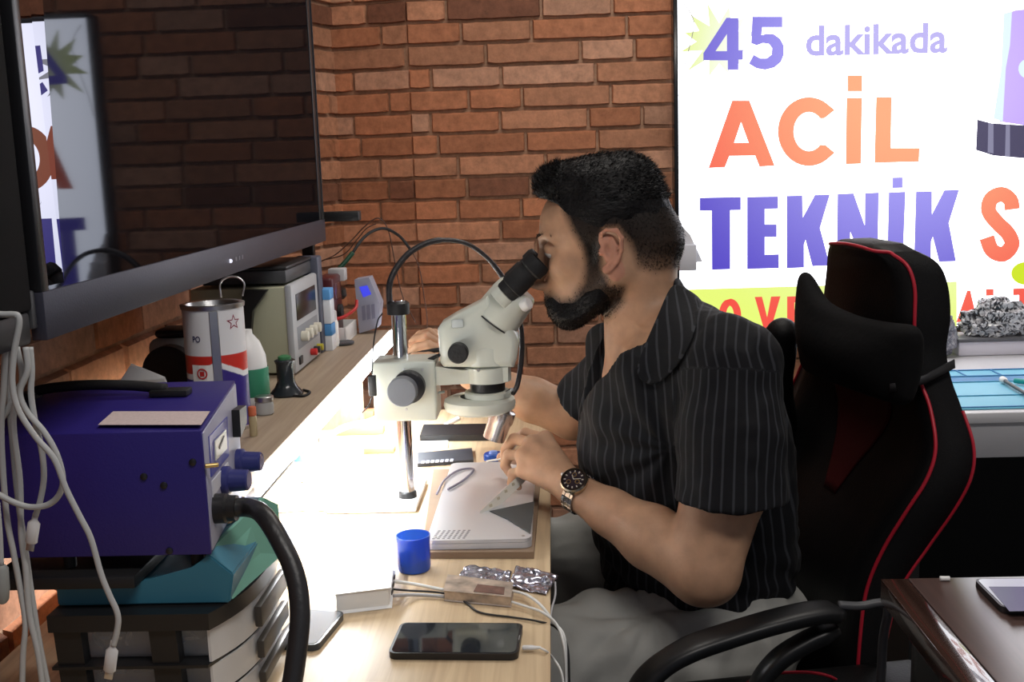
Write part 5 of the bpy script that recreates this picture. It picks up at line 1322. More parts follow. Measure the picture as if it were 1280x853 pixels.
S.cone(NB+[.022, -.03, -.006], SL+[-.005, .02, .006], .066, .062, k=.03); S.cone(NB+[.01, .03, -.02], SR, .06, .058, k=.03)
S.cone(NB+[.012, 0, -.004], NB+(NT-NB)*.42+[.008, 0, 0], .0655, .0595, k=.015)      # collar stand
T = Field((-.06, 1.30, .585), (.44, 2.02, 1.19), .0032)
HL = PY(912, 631, 1.405)
T.chain([SL+[0, .005, .004], SL*.5+HL*.5, HL], [.0650, .070, .0765], k=.02)
zc = HL[2]+.006
dirL = (HL-SL)/np.linalg.norm(HL-SL)
T.fn(HL-.15, HL+.15, lambda x, y, z: -((x-HL[0])*dirL[0]*.3+(y-HL[1])*dirL[1]*.3+(z-zc)*-.96), mode='cut')
a_, b_ = S.a, T.a; kk = .022; h = np.clip(.5+.5*(b_-a_)/kk, 0, 1); S.a = b_*(1-h)+a_*h-kk*h*(1-h)
T.a[:] = .2; HRr = ER*.92+SR*.08
T.chain([SR, HRr], [.056, .058], k=.02)
dR = (HRr-SR)/np.linalg.norm(HRr-SR)
T.fn(HRr-.12, HRr+.12, lambda x, y, z: -((x-HRr[0])*dR[0]+(y-HRr[1])*dR[1]+(z-HRr[2])*dR[2]+.012), mode='cut')
a_, b_ = S.a, T.a; h = np.clip(.5+.5*(b_-a_)/kk, 0, 1); S.a = b_*(1-h)+a_*h-kk*h*(1-h)
# neck opening: front V and everything above the collar line
A0 = P(768, 535); A1 = P(838, 350); e = A1-A0; e /= np.linalg.norm(e); nm_ = np.array([e[2], 0, -e[0]]);
if nm_[0] > 0: nm_ = -nm_
Ln = np.linalg.norm(A1-A0)
def vcut(x, y, z):
    s_ = (x-A0[0])*e[0]+(z-A0[2])*e[2]; d = (x-A0[0])*nm_[0]+(z-A0[2])*nm_[2]
    t_ = np.clip(s_/Ln, -.2, 1.3)
    wn_ = np.interp(t_, [-.05, 0, .2, .4, .6, 1, 1.3], [-.02, .016, .06, .105, .125, .14, .2])
    wf_ = np.interp(t_, [-.05, 0, .35, .7, 1, 1.3], [-.02, .0, .03, .065, .11, .2])
    return np.maximum(-d, np.maximum(HY-y-wn_, y-HY-wf_))
S.fn((-.06, 1.30, .85), (.44, 2.02, 1.19), vcut, mode='cut')
Ps, Qs = S.mesh(2)
Ns = vnormals(Ps, Qs)
am = SL+.0; tt = np.clip(((Ps-SL)@(HL-SL))/((HL-SL)@(HL-SL)), 0, 1.1); ax_d = np.linalg.norm(Ps-(SL+tt[:, None]*(HL-SL)), axis=1)
slv = (ax_d < .078) & (tt > .02)
disp = .0042*vnoise(Ps*np.array([1, 1, .55]), 22, 11)+.0022*vnoise(Ps, 48, 12)
pit = PY(835, 560, 1.47); rr_ = np.linalg.norm((Ps-pit)[:, [0, 2]], axis=1); ang = np.arctan2(Ps[:, 2]-pit[2], Ps[:, 0]-pit[0])
disp += .0035*np.sin(ang*9+rr_*14)*np.exp(-((rr_-.07)/.06)**2)*(Ps[:, 1] < HY)*(~slv)
disp += .003*np.sin((Ps[:, 2]*1.0+Ps[:, 0]*.5)*150+3*vnoise(Ps, 14, 3))*np.clip((.74-Ps[:, 2])/.08, 0, 1)
Ps2 = Ps+Ns*disp[:, None]
shirt = np_mesh('shirt', Ps2, Qs, sh_m, man)
cxz = np.interp(Ps[:, 2], RZ, (RF+RB)/2)
ph = np.arctan2(Ps[:, 1]-HY, -(Ps[:, 0]-cxz)); u_t = ph*.165/.0145
# on the side that faces the viewer the cloth runs with the lean of the back
u_side = (Ps[:, 0]-cxz)/.0145+40.0
sidew = (np.abs(Ps[:, 1]-HY) > .09)
u_t = np.where(np.abs(Ns[:, 1]) > .6, u_side+.0, u_t)
u_t = (Ps[:, 0]-cxz - .25*(Ps[:, 1]-HY))/.0145+40
ad = (HL-SL)/np.linalg.norm(HL-SL); e1 = np.cross(ad, [0, 1, 0]); e1 /= np.linalg.norm(e1); e2 = np.cross(ad, e1)
rel = Ps-SL; u_s = np.arctan2(rel@e2, rel@e1)*.068/.0135
fattr(shirt, 'stripe', np.where(slv, u_s, u_t))
# collar leaves
def flap(name, pts, th_, parent=man, off=None):
    """pts: rows of points -> a thick grid"""
    A = np.array(pts); R, C = A.shape[:2]; V = A.reshape(-1, 3); Q = np.array([[r*C+c, r*C+c+1, (r+1)*C+c+1, (r+1)*C+c] for r in range(R-1) for c in range(C-1)])
    o = np_mesh(name, V, Q, sh_m, parent); fattr(o, 'stripe', V[:, 0]*60); sd = o.modifiers.new('s', 'SOLIDIFY'); sd.thickness = th_; sd.offset = 0
    sb = o.modifiers.new('b', 'SUBSURF'); sb.levels = 2; sb.render_levels = 2; return o
from mathutils.bvhtree import BVHTree
_bv = BVHTree.FromPolygons([tuple(p) for p in Ps2], [tuple(int(i) for i in q) for q in Qs])
def on_shirt(px, py, lift):
    r = ray(px, py).normalized(); h = _bv.ray_cast(CAM, r)
    return np.array(h[0]+h[1]*(lift if h[1].dot(r) < 0 else -lift)) if h[0] is not None else PY(px, py, 1.56)
def near_edge(px, py, side, lift):
    q = on_shirt(px+side, py, lift); return np.array(at(px, py, q[1]))
flap('collar', [[near_edge(x, y, 24, .008) for x, y in ((840, 347), (826, 384), (808, 424), (790, 466))],
                [on_shirt(x, y, l) for x, y, l in ((862, 362, .010), (852, 400, .011), (834, 442, .010), (806, 484, .008))],
                [on_shirt(x, y, l) for x, y, l in ((880, 374, .003), (876, 412, .006), (862, 450, .006), (826, 482, .005))]], .0025)
flap('collar', [[PY(756, 402, 1.70), PY(770, 403, 1.685), PY(777, 424, 1.675), PY(772, 460, 1.66), PY(765, 505, 1.635)],
                [PY(742, 406, 1.72), PY(750, 408, 1.71), PY(756, 432, 1.69), PY(752, 470, 1.67), PY(750, 512, 1.645)],
                [PY(733, 416, 1.74), PY(730, 430, 1.735), PY(732, 460, 1.71), PY(730, 500, 1.68), PY(734, 535, 1.655)]], .003)
# ------------------------------------------------------------------ trousers
tr_m = mat('light grey trousers', (.33, .33, .31), .8, noise=.06, nscale=14, bump=.9, bscale=14)
R = Field((-.42, 1.28, .06), (.42, 2.0, .70), .0055)
R.ell(P(895, 768), (.145, .17, .10), k=.04)
LK = np.array([-.20, 1.44, .535]); RK = np.array([-.17, 1.80, .585])
R.chain([[.26, 1.545, .56], [.03, 1.49, .548], LK], [.10, .088, .07], k=.03); R.chain([[.26, 1.75, .56], [.03, 1.785, .585], RK], [.098, .086, .07], k=.03)
R.chain([LK, [-.16, 1.46, .12]], [.07, .05], k=.03); R.chain([RK, [-.12, 1.80, .12]], [.07, .05], k=.03)
Pt, Qt = R.mesh(2); Nt = vnormals(Pt, Qt)
fo = PY(800, 745, 1.5); r_ = np.linalg.norm((Pt-fo)[:, [0, 1]], axis=1)
dd = .006*vnoise(Pt*np.array([.8, 1.4, 1]), 16, 21)+.008*np.sin(np.arctan2(Pt[:, 1]-1.5, Pt[:, 0]-.30)*17+2*vnoise(Pt, 12, 5))*np.exp(-((Pt[:, 0]-.13)/.10)**2)+.004*np.sin(Pt[:, 0]*90+Pt[:, 1]*40+3*vnoise(Pt, 9, 8))*np.clip(vnoise(Pt, 6, 9), 0, 1)+.0055*np.sin(Pt[:, 0]*75+Pt[:, 1]*28-Pt[:, 2]*30+3.5*vnoise(Pt, 8, 18))*np.clip(.4+1.2*vnoise(Pt, 7, 19), 0, 1)
c0_ = PY(812, 765, 1.47); rad_ = np.linalg.norm((Pt-c0_), axis=1); an_ = np.arctan2(Pt[:, 2]-c0_[2]+.4*(Pt[:, 1]-c0_[1]), Pt[:, 0]-c0_[0])
dd += .007*np.abs(np.sin(an_*5+1.5*vnoise(Pt, 10, 31)))*np.exp(-((rad_-.07)/.07)**2)-.004*np.abs(vnoise(Pt*np.array([.5, 1.6, 1]), 26, 33))
np_mesh('trousers', Pt+Nt*dd[:, None], Qt, tr_m, man)
for s_, (x, y) in enumerate(((-.16, 1.46), (-.12, 1.80))):
    bm = bmesh.new(); bmesh.ops.create_uvsphere(bm, u_segments=24, v_segments=14, radius=1)
    for v in bm.verts:
        c = v.co; v.co = Vector((x-.055+c.x*.135, y+c.y*(.045+.008*(-c.x)), .045+c.z*(.045 if c.x > -.2 else .036)))
        v.co.z = max(v.co.z, .004)
    bm_obj('shoe', bm, black_rubber, man, smooth=True)

# ------------------------------------------------------------------ wristwatch
ad = (WL-FN); ad /= np.linalg.norm(ad); wc_ = WL*.86+FN*.14
wn = Vector(CAM)-Vector(wc_); wn = wn-Vector(ad)*wn.dot(Vector(ad)); wn.normalize(); wn = (wn+Vector((.0, 0, .55))); wn = wn-Vector(ad)*wn.dot(Vector(ad)); wn.normalize()
side = Vector(ad).cross(wn)
wt = empty('wristwatch', Vector(wc_), 'steel wristwatch with dark dial on the left wrist of the man', 'watch')
WM = Matrix((Vector(ad), side, wn)).transposed().to_4x4(); WM.translation = Vector(wc_)
rw = .0285
lathe('case', [(.0175, -.001), (.0195, 0), (.0205, .003), (.0205, .008), (.0185, .0105), (.0165, .0105), (.016, .0095), (.0001, .0095)], WM @ Vector((0, 0, rw)), mat('two tone steel', (.55, .48, .36), .25, 1), wt, axis=wn)
cs = lathe('dial', [(.0158, .0098), (.0001, .0099)], WM @ Vector((0, 0, rw)), mat('dark plum dial', (.02, .012, .018), .25, coat=.4), wt, axis=wn, cap=False)
lathe('bezel', [(.0160, .0106), (.0187, .0107), (.0188, .0114), (.0162, .0116)], WM @ Vector((0, 0, rw)), mat('dark bezel', (.06, .045, .035), .25, .8), wt, axis=wn, cap=False)
bm = bmesh.new()
for k in range(12):
    a = 2*PI*k/12; M = WM @ Matrix.Translation((0, 0, rw)) @ Matrix.Rotation(a, 4, 'Z'); add_box(bm, (.0118, -.0009, .0100), (.0148, .0009, .0106), 0, 1, M)
for a, l_ in ((.6, .008), (2.5, .011)):
    M = WM @ Matrix.Translation((0, 0, rw)) @ Matrix.Rotation(a, 4, 'Z'); add_box(bm, (0, -.0006, .0107), (l_, .0006, .0110), 0, 1, M)
bm_obj('markers', bm, mat('pale markers', (.7, .65, .55), .3, .5), wt)
for q in ((-.007, 0), (.004, .007), (.004, -.007)):
    lathe('sub_dial', [(.0026, .0100), (.0036, .0101), (.0036, .0104), (.0026, .0104)], WM @ Vector((q[0], q[1], rw)), brass, wt, axis=wn, n=20, cap=False)
cyl('crown', WM @ Vector((.0205, 0, rw+.005)), WM @ Vector((.0245, 0, rw+.005)), .003, steel, wt, n=14)
nl = 20
for k in range(nl):
    a = math.radians(40)+math.radians(280)*k/(nl-1)
    M = WM @ Matrix.Rotation(-a, 4, 'X') @ Matrix.Translation((0, 0, rw+.0005))
    bm = bmesh.new()
    for x0, x1 in ((-.0095, -.0045), (-.0042, .0042), (.0045, .0095)): add_box(bm, (x0, -.0037, -.001), (x1, .0037, .002), .0006, 1, M)
    bm_obj('strap_link', bm, chrome, wt)
t = empty('tweezers', PY(628, 571, 1.68), 'pale pointed tweezers held in the left hand of the man', 'tweezers')
for s_ in (-.0018, .0018):
    tube('arm', [Vector(PY(650, 560, 1.665))+Vector((0, s_, .01)), Vector(PY(628, 572, 1.685))+Vector((0, s_*1.6, 0)), Vector(PY(608, 577, 1.70))+Vector((0, s_*.3, 0))], .0013, white_plastic, t, n=8)
t = empty('soldering_pen', PY(512, 436, 1.93), 'thin pen-shaped tool held in the right hand of the man behind the microscope', 'tool')
tube('handle', [Vector(PY(560, 436, 1.915)), Vector(PY(535, 440, 1.915)), Vector(PY(508, 446, 1.92))], .0042, black_rubber, t)
# ================================================================== GAMING CHAIR
ch = empty('gaming_chair', (.42, 1.62, 0), 'black gaming chair with red piping behind the man', 'chair')
cb = mat('black leatherette', (.003, .003, .0036), .55, spec=.25, bump=.25, bscale=350)
cm = mat('black mesh cloth', (.006, .006, .0066), .8, spec=.2, bump=.6, bscale=500)
cr = mat('dark red leatherette', (.045, .003, .004), .6, spec=.2, bump=.2, bscale=300)
pip = mat('red piping', (.42, .012, .03), .4)
def V3(a): return np.array(a, float)
CYW = math.radians(10)                       # chair turned a little towards the viewer
W_ = V3([math.sin(CYW)*-1*-1, math.cos(CYW), 0])*V3([-1, 1, 1])   # width axis, to the far side
W_ = V3([-math.sin(CYW), math.cos(CYW), 0]); Fw = V3([-math.cos(CYW), -math.sin(CYW), 0])   # front direction
# control rows: near front piping edge / near rear edge in the picture, and half width
ctl = [  # py, px_front, px_rear, Yn(near edge), half width, bolster
 (316, 1100, 1150, 1.50, .085, .0), (332, 1122, 1180, 1.48, .118, .0), (360, 1132, 1193, 1.47, .134, .0), (400, 1132, 1197, 1.465, .14, .0), (440, 1131, 1191, 1.465, .145, .0), (475, 1138, 1196, 1.45, .17, .012),
 (510, 1151, 1208, 1.43, .205, .022), (560, 1158, 1226, 1.405, .235, .032), (600, 1147, 1226, 1.40, .245, .034), (640, 1122, 1208, 1.41, .235, .03), (690, 1092, 1172, 1.43, .215, .022), (740, 1072, 1135, 1.44, .205, .018), (800, 1064, 1115, 1.44, .205, .016), (860, 1060, 1105, 1.44, .205, .014), (930, 1055, 1100, 1.44, .205, .012)]
rowsC = []
for py, xf, xr, Yn, hw, bo in ctl:
    f = PY(xf, py, Yn); r = PY(xr, py, Yn+.01); rowsC.append((f, r, hw, bo))
def chair_ring(f, r, hw, bo, n=9):
    """closed ring: near front edge -> across the front -> far edge -> across the back"""
    t = max(np.dot(r-f, -Fw), .03); out = []
    z = f[2]
    m = 15
    for i in range(m):
        u = i/(m-1); s_ = 2*hw*u; e_ = abs(2*u-1)
        dip = bo*(1-e_**2.2)*1.25 if bo else .006*(1-e_**2)*-1
        rnd = .014*max(0, (e_-.86)/.14)**2
        q = f+W_*s_-Fw*(dip+rnd); q[2] = z; out.append(q)
    for i in range(m):
        u = 1-i/(m-1); s_ = 2*hw*u; e_ = abs(2*u-1)
        q = f+W_*s_-Fw*(t*(1-.12*max(0, (e_-.8)/.2)**2)); q[2] = z; out.append(q)
    return out, m
rings = [chair_ring(*r) for r in rowsC]; m_ = rings[0][1]
# interpolate rows smoothly
RR = np.array([r[0] for r in rings]); fine = []
kk = 6
for i in range(len(RR)-1):
    a = RR[max(i-1, 0)]; b_ = RR[i]; c = RR[i+1]; d = RR[min(i+2, len(RR)-1)]
    for j in range(kk):
        t = j/kk; fine.append(.5*((2*b_)+(-a+c)*t+(2*a-5*b_+4*c-d)*t*t+(-a+3*b_-3*c+d)*t**3))
fine.append(RR[-1]); fine = np.array(fine); nR, nC = fine.shape[:2]
top = fine[0].mean(0)+[0, 0, .012]
V = list(fine.reshape(-1, 3)); Fs = []; mi = []
for i in range(nR-1):
    for j in range(nC):
        Fs.append([i*nC+j, i*nC+(j+1) % nC, (i+1)*nC+(j+1) % nC, (i+1)*nC+j])
        front = 2 <= j % nC < m_-3
        lv = i/kk
        isred = (5.0 < lv < 10.6) and (3 <= j <= 10) and not (lv > 8 and (j < 3+(lv-8)*1.2 or j > 10-(lv-8)*1.2))
        mi.append(0 if isred else (1 if (j >= m_-1 and j < m_ or j == nC-1) else 0))
ti = len(V); 
sh = [top+(p-top)*.72+V3([0, 0, 0]) for p in fine[0]]
for p in sh: p[2] = top[2]-.003
V += sh; V.append(top+V3([0, 0, .002]))
for j in range(nC):
    Fs.append([ti+j, ti+(j+1) % nC, (j+1) % nC, j]); mi.append(0)
    Fs.append([ti+nC, ti+(j+1) % nC, ti+j]); mi.append(0)
Fs.append([(nR-1)*nC+j for j in range(nC)]); mi.append(0)
me = bpy.data.meshes.new('backrest'); me.from_pydata([tuple(v) for v in V], [], Fs); me.update()
br_o = link('backrest', me, [cb, cm, cr], ch, smooth=True)
for p, m in zip(me.polygons, mi): p.material_index = m
bm = bmesh.new(); bm.from_mesh(me); bmesh.ops.recalc_face_normals(bm, faces=bm.faces); bm.to_mesh(me); bm.free()
# piping along the near front edge, over the top and the rear wing edge
edge = [Vector(fine[i][0])+Vector(Fw*.001) for i in range(0, nR, 2)]
far = [Vector(fine[i][m_-1])+Vector(Fw*.001) for i in range(0, nR, 2)]
topf = [Vector(fine[0][j]+V3([0, 0, .006*math.sin(PI*j/(m_-1))])) for j in range(m_-2, 0, -3)]
tube('piping', far[::-1]+topf+edge, .0026, pip, br_o, n=8, sub=4)
rear = [Vector(fine[i][nC-1]) for i in range(int(6.2*kk), nR, 2)]
tube('piping', rear, .0024, pip, br_o, n=8, sub=4)
# neck pillow with pointed corners
nc = [PY(997, 350, 1.66), PY(1015, 385, 1.60), PY(1050, 405, 1.54), PY(1090, 416, 1.48), PY(1131, 421, 1.43)]
nb_ = [PY(1000, 452, 1.66), PY(1022, 462, 1.60), PY(1050, 472, 1.54), PY(1085, 484, 1.48), PY(1120, 494, 1.44)]
PF = Field((.20, 1.36, .82), (.52, 1.80, 1.16), .0035)
def pillow_sdf(top_, bot_):
    T_ = [V3(p) for p in spline([Vector(p) for p in top_], 8)]; B_ = [V3(p) for p in spline([Vector(p) for p in bot_], 8)]; n_ = len(T_)
    for i in range(n_):
        w = i/(n_-1); ec = (1-abs(2*w-1)**2.5)
        for k in range(12):
            u = k/11; c = T_[i]*(1-u)+B_[i]*u; ed = math.sin(PI*min(max(u, .04), .96))**.6
            rad = .007+.026*ed*(.25+.75*ec)
            PF.ell(c-Fw*.012, (rad, .014, .012), k=.01)
pillow_sdf(nc, nb_)
Pp, Qp = PF.mesh(3); o = np_mesh('neck_pillow', Pp, Qp, mat('black velour pillow', (.0035, .0035, .004), .85, spec=.15, sheen=.01, bump=.3, bscale=120), ch)
sp0 = [PY(1112, 480, 1.435), PY(1132, 476, 1.43), PY(1155, 469, 1.435), PY(1192, 449, 1.455)]
sp1 = [PY(1112, 490, 1.435), PY(1132, 487, 1.43), PY(1155, 480, 1.435), PY(1193, 460, 1.455)]
V = [tuple(p) for p in sp0+sp1]; me = bpy.data.meshes.new('strap'); me.from_pydata(V, [], [(i, i+1, i+5, i+4) for i in range(3)]); o = link('strap', me, mat('grey webbing', (.018, .018, .02), .5), ch, smooth=True)
so = o.modifiers.new('s', 'SOLIDIFY'); so.thickness = .002
# dark red centre panel laid on the front of the backrest
def surf(lv, u):
    i = min(lv*kk, nR-1.001); a = int(i); t = i-a; j = u*(m_-1); jb = min(int(j), m_-2); s_ = j-jb
    g = lambda r: fine[r][jb]*(1-s_)+fine[r][jb+1]*s_
    return g(a)*(1-t)+g(a+1)*t+Fw*.0022
V = []; Q = []; nr_, nc_ = 24, 16
for a in range(nr_+1):
    v = a/nr_; lv = 4.6+v*5.1; lo_ = np.interp(v, [0, .3, 1], [.33, .33, .47]); hi_ = np.interp(v, [0, .3, 1], [.80, .78, .56])
    for c in range(nc_+1): V.append(surf(lv, lo_+(hi_-lo_)*c/nc_))
for a in range(nr_):
    for c in range(nc_): i = a*(nc_+1)+c; Q.append((i, i+1, i+nc_+2, i+nc_+1))
o = np_mesh('red_panel', np.array(V), np.array(Q), cr, ch); so = o.modifiers.new('s', 'SOLIDIFY'); so.thickness = .002
WF = Field((.15, 1.6, .7), (.6, 2.05, 1.12), .004)
WF.chain([PY(978, 418, 1.80), PY(964, 445, 1.82), PY(965, 520, 1.83), PY(985, 590, 1.81)], [.028, .036, .036, .02], k=.02)
Pw, Qw = WF.mesh(2); np_mesh('shoulder_wing', Pw, Qw, cb, ch)
# seat
bm = bmesh.new(); c0 = V3([.17, 1.60, 0])
M = Matrix.Translation((.16, 1.64, .40)) @ Matrix.Rotation(CYW, 4, 'Z')
add_box(bm, (-.24, -.25, -.045), (.27, .25, .045), .03, 4, M); bm_obj('seat', bm, cb, ch, auto=50)
bm = bmesh.new(); add_tube(bm, [Vector(p) for p in (PY(925, 860, 1.36), PY(950, 846, 1.36), PY(985, 841, 1.365), PY(1020, 842, 1.375), PY(1045, 850, 1.39), PY(1056, 866, 1.41))], .0022); bm_obj('seat_piping', bm, pip, ch, smooth=True)
# side wing of seat under piping
bm = bmesh.new(); add_box(bm, (-.20, -.06, -.05), (.22, .05, .05), .03, 4, Matrix.Translation(Vector(PY(985, 895, 1.385))) @ Matrix.Rotation(CYW, 4, 'Z')); bm_obj('seat_bolster', bm, cb, ch, auto=50)
# armrests
def armrest(pts, wd, th_, name='armrest'):
    pl = spline([Vector(p) for p in pts], 8); bm = bmesh.new(); rg = []
    for i, p in enumerate(pl):
        t = (pl[min(i+1, len(pl)-1)]-pl[max(i-1, 0)]).normalized(); s_ = Vector((-t.y, t.x, 0)).normalized(); u = t.cross(s_)*-1
        if u.z < 0: u = -u
        sc = .55+.45*min(1, i/4, (len(pl)-1-i)/3)
        rg.append([bm.verts.new(p+s_*wd/2*sc*math.copysign(abs(math.cos(a))**.6, math.cos(a))+u*th_/2*sc*math.copysign(abs(math.sin(a))**.6, math.sin(a))) for a in [2*PI*k/20 for k in range(20)]])
    for a, b_ in zip(rg, rg[1:]):
        for k in range(20): bm.faces.new((a[k], a[(k+1) % 20], b_[(k+1) % 20], b_[k]))
    bm.faces.new(rg[0]); bm.faces.new(rg[-1])
    return bm_obj(name, bm, mat('armrest rubber', (.007, .0075, .0085), .42), ch, smooth=True)
armrest([PY(785, 905, 1.27), PY(800, 862, 1.275), PY(824, 835, 1.28), PY(862, 812, 1.285), PY(910, 795, 1.30), PY(970, 777, 1.315), PY(1020, 766, 1.33), PY(1052, 766, 1.34)], .046, .021)
armrest([PY(1048, 786, 1.34), PY(1010, 802, 1.335), PY(970, 828, 1.33), PY(945, 865, 1.33), PY(940, 920, 1.33)], .034, .022, 'armrest_bracket')
q = PY(1048, 786, 1.34)
armrest([q+V3([-.03, .60, 0]), q+V3([-.12, .60, .0]), q+V3([-.25, .58, -.01])], .062, .034)
tube('armrest_post', [q+V3([-.12, .60, -.02]), q+V3([-.12, .58, -.25])], .018, black_plastic, ch)
cyl('gas_column', (.17, 1.64, .12), (.17, 1.64, .356), .028, black_plastic, ch)
for k in range(5):
    a = 2*PI*k/5+.6; e_ = Vector((.17+.3*math.cos(a), 1.64+.3*math.sin(a), .075)); tube('base_spoke', [(.17, 1.64, .13), Vector((.17, 1.64, .11)).lerp(e_, .6)+Vector((0, 0, .02)), e_], .022, black_plastic, ch, rf=lambda t: .026-.01*t)
    cyl('caster', e_+Vector((-.012, 0, -.045)), e_+Vector((.012, 0, -.045)), .029, black_rubber, ch)
# lever and frame tube under the near side, in front of the brown table
tube('recline_bar', [PY(1048, 757, 1.34), PY(1075, 758, 1.34), PY(1104, 754, 1.34), PY(1110, 765, 1.34), PY(1104, 800, 1.34), PY(1100, 870, 1.34)], .006, dark_grey, ch)

# ================================================================== TABLE ON THE RIGHT WITH BLUE MAT
TZ_ = .75
rt = empty('side_table', (1.1, 2.1, 0), 'white table below the lit sign behind the chair', 'table')
ya = atz(1250, 516, TZ_).y
wlam = mat('white laminate', (.62, .62, .64), .4)
box('table_top', (.70, ya, TZ_-.022), (1.9, 2.88, TZ_), wlam, rt, bev=.002)
zap = at(1250, 572, ya+.012).z
box('apron', (.74, ya+.012, zap), (1.87, ya+.03, TZ_-.0225), mat('grey laminate', (.42, .42, .44), .5), rt, bev=.001)
box('side_panel', (.74, ya+.05, .001), (.758, 2.84, TZ_-.0225), mat('shade black', (.012, .012, .012), .6), rt, bev=.001)  # added black boards, their colour stands in for shade under the table
box('side_panel', (1.85, ya+.05, .001), (1.868, 2.84, TZ_-.0225), mat('shade black b', (.012, .012, .012), .6), rt, bev=.001)
box('shade_board', (.76, 2.80, .001), (1.848, 2.818, TZ_-.0225), mat('shade black c', (.008, .008, .008), .6), rt, bev=.001)  # added black sheet hiding brick that is only in shadow here
# repair mat
mtt = empty('repair_mat', (1.1, 2.0, TZ_), 'blue silicone repair mat with compartments lying on the white table', 'mat')
matb = mat('blue silicone', (.16, .5, .68), .5); matd = mat('deep blue silicone', (.03, .2, .45), .5)
m0 = atz(1190, 512, TZ_+.004); m1 = atz(1190, 462, TZ_+.004)
my0, my1 = m0.y+.004, atz(1250, 462, TZ_+.004).y
box('mat_sheet', (.76, my0, TZ_+.0005), (1.5, my1, TZ_+.004), matb, mtt, bev=.001)
for (y_, h_) in ((my0+.004, .004), (my0+(my1-my0)*.28, .003), (my0+(my1-my0)*.64, .003), (my0+(my1-my0)*.8, .005), (my1-.008, .006)):
    box('ridge', (.765, y_, TZ_+.0042), (1.495, y_+h_, TZ_+.0065), matd if h_ > .003 else mat('mid blue silicone', (.08, .35, .55), .5), mtt, bev=.0005)
for k in range(9):
    x = .79+k*.08; box('divider', (x, my0+(my1-my0)*.82, TZ_+.0042), (x+.004, my1-.009, TZ_+.0065), matd, mtt, bev=.0005)
box('tray_patch', (.9, my0+(my1-my0)*.66, TZ_+.0042), (1.08, my0+(my1-my0)*.78, TZ_+.0052), matd, mtt, bev=.0005)
t = empty('screwdriver', atz(1255, 478, TZ_+.012), 'screwdriver with white end lying on the blue mat', 'screwdriver')
a = atz(1252, 474, TZ_+.013); b_ = atz(1300, 503, TZ_+.013); d = (b_-a).normalized()
lathe('handle_end', [(.003, 0), (.0075, .004), (.0075, .018), (.005, .024)], a, white_plastic, t, axis=d); cyl('shaft', a+d*.024, b_, .004, dark_grey, t)
o = cyl('teal_grip', atz(1268, 476, TZ_+.012), atz(1300, 480, TZ_+.012), .006, mat('teal grip', (.02, .35, .33), .4)); tag(o, 'teal tool grip at the right edge of the blue mat', 'tool')
# white box with crumpled bag
zb2 = TZ_; Yb = 2.2; q0 = atz(1198, 446, TZ_); 
t = empty('storage_box', (q0.x+.1, q0.y+.05, TZ_), 'white plastic box standing on the white table below the bags', 'box')
hb = at(1198, 428, q0.y).z
box('box_body', (q0.x, q0.y, TZ_+.0005), (q0.x+.26, q0.y+.11, hb), mat('pale lilac white plastic', (.7, .68, .75), .4), t, bev=.004)
box('box_lid', (q0.x-.004, q0.y-.004, hb+.0005), (q0.x+.264, q0.y+.112, hb+.008), mat('dark box lid', (.12, .12, .13), .35), t, bev=.002)
def bag(name, c, r, seed, m, label, amp=.35):
    bm = bmesh.new(); bmesh.ops.create_icosphere(bm, subdivisions=5, radius=1)
    Vv = np.array([v.co[:] for v in bm.verts]); n1 = 1-np.abs(vnoise(Vv+3, 2.2, seed)); n2_ = 1-np.abs(vnoise(Vv+3, 5, seed+1)); n3 = 1-np.abs(vnoise(Vv+3, 11, seed+2))
    k = 1+amp*(n1-.6)+.16*(n2_-.6)+.09*(n3-.6)
    for v, kk_ in zip(bm.verts, k): v.co = Vector((c[0]+v.co.x*kk_*r[0], c[1]+v.co.y*kk_*r[1], max(c[2]+v.co.z*kk_*r[2], c[2]-r[2]*.92)))
    o = bm_obj(name, bm, m); tag(o, label, 'bag'); return o
def bag_mat(name, c1, c2):
    m, nt, b = newmat(name); N = nt.nodes; L = nt.links; tc = N.new('ShaderNodeTexCoord'); n = N.new('ShaderNodeTexNoise'); n.inputs['Scale'].default_value = 55; n.inputs['Detail'].default_value = 3; n.inputs['Distortion'].default_value = 2
    L.new(tc.outputs['Object'], n.inputs['Vector']); cr_ = N.new('ShaderNodeValToRGB'); cr_.color_ramp.elements[0].position = .44; cr_.color_ramp.elements[0].color = c1; cr_.color_ramp.elements[1].position = .56; cr_.color_ramp.elements[1].color = c2
    L.new(n.outputs['Fac'], cr_.inputs[0]); L.new(cr_.outputs[0], b.inputs['Base Color']); b.inputs['Roughness'].default_value = .2; return m
cb_ = at(1244, 402, q0.y+.06)
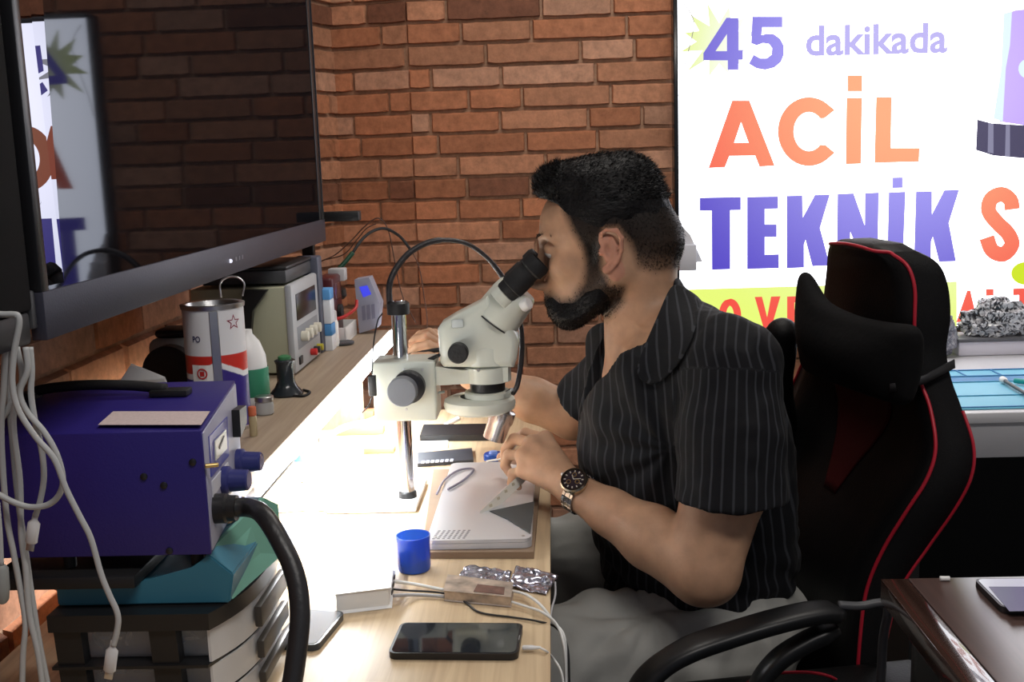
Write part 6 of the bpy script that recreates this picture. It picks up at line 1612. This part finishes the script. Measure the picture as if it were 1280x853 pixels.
bag('plastic_bag', (cb_.x, cb_.y, cb_.z+.001), (.082, .05, .055), 31, bag_mat('black and clear film', (.03, .03, .035, 1), (.6, .6, .62, 1)), 'crumpled black and white plastic bag lying on the white box')
cg = at(1205, 425, q0.y-.01); bag('plastic_bag', (q0.x-.04, cg.y+.03, TZ_+.058), (.034, .05, .058), 47, bag_mat('grey film', (.2, .2, .24, 1), (.38, .38, .42, 1)), 'grey plastic bag slumped against the white box beside the chair')

# ================================================================== BROWN TABLE FRONT RIGHT
bt = empty('brown_table', (.8, .9, 0), 'dark brown wooden table at the lower right with a phone on it', 'table')
e0_, e1_ = atz(1115, 722, DZ), atz(1183, 853, DZ); bx = (e0_.x+e1_.x)/2; by = atz(1200, 722, DZ).y
gx = atz(1160, 735, DZ).x
box('table_top', (bx+.034, .35, DZ-.03), (1.3, by, DZ), brown_wood, bt, bev=.001)
box('edge_band', (bx, .35, DZ-.03), (bx+.0332, by, DZ), wood_mat('brown edge wood', (.03, .014, .01, 1), (.06, .03, .022, 1), 1, .2, coat=.6), bt, bev=.002)
for x, y in ((bx+.03, .4), (1.25, .4), (bx+.03, by-.05), (1.25, by-.05)): box('leg', (x, y-.02, .001), (x+.04, y+.02, DZ-.0305), mat('black leg', (.01, .01, .01), .4), bt, bev=.002)
box('side_panel', (bx+.02, .45, .25), (bx+.028, by-.08, DZ-.031), mat('black panel', (.008, .008, .008), .5), bt, bev=.001)
def home(t, ctr, ax, ay, L_, W_, z, pl):
    pass
wph = phone('smartphone', [(1247, 769), (1395, 766), (1360, 730), (1222, 731)], .0075, mat('black bumper', (.015, .015, .017), .4), mat('white front glass', (.62, .66, .72), .15), 'phone with white front and dark screen lying on the brown table')
c = [atz(x, y, DZ+.0084+.0002) for x, y in ((1262, 765), (1375, 762), (1348, 734), (1236, 734))]
bm = bmesh.new(); add_prism(bm, c, (0, 0, .0004)); bm_obj('display', bm, mat('grey display', (.13, .14, .17), .12), wph)
o = tube('pale_pencil', [atz(1175, 723.5, DZ+.003), atz(1187, 723.5, DZ+.003)], .003, white_plastic); tag(o, 'short white stub at the back edge of the brown table', 'stub')
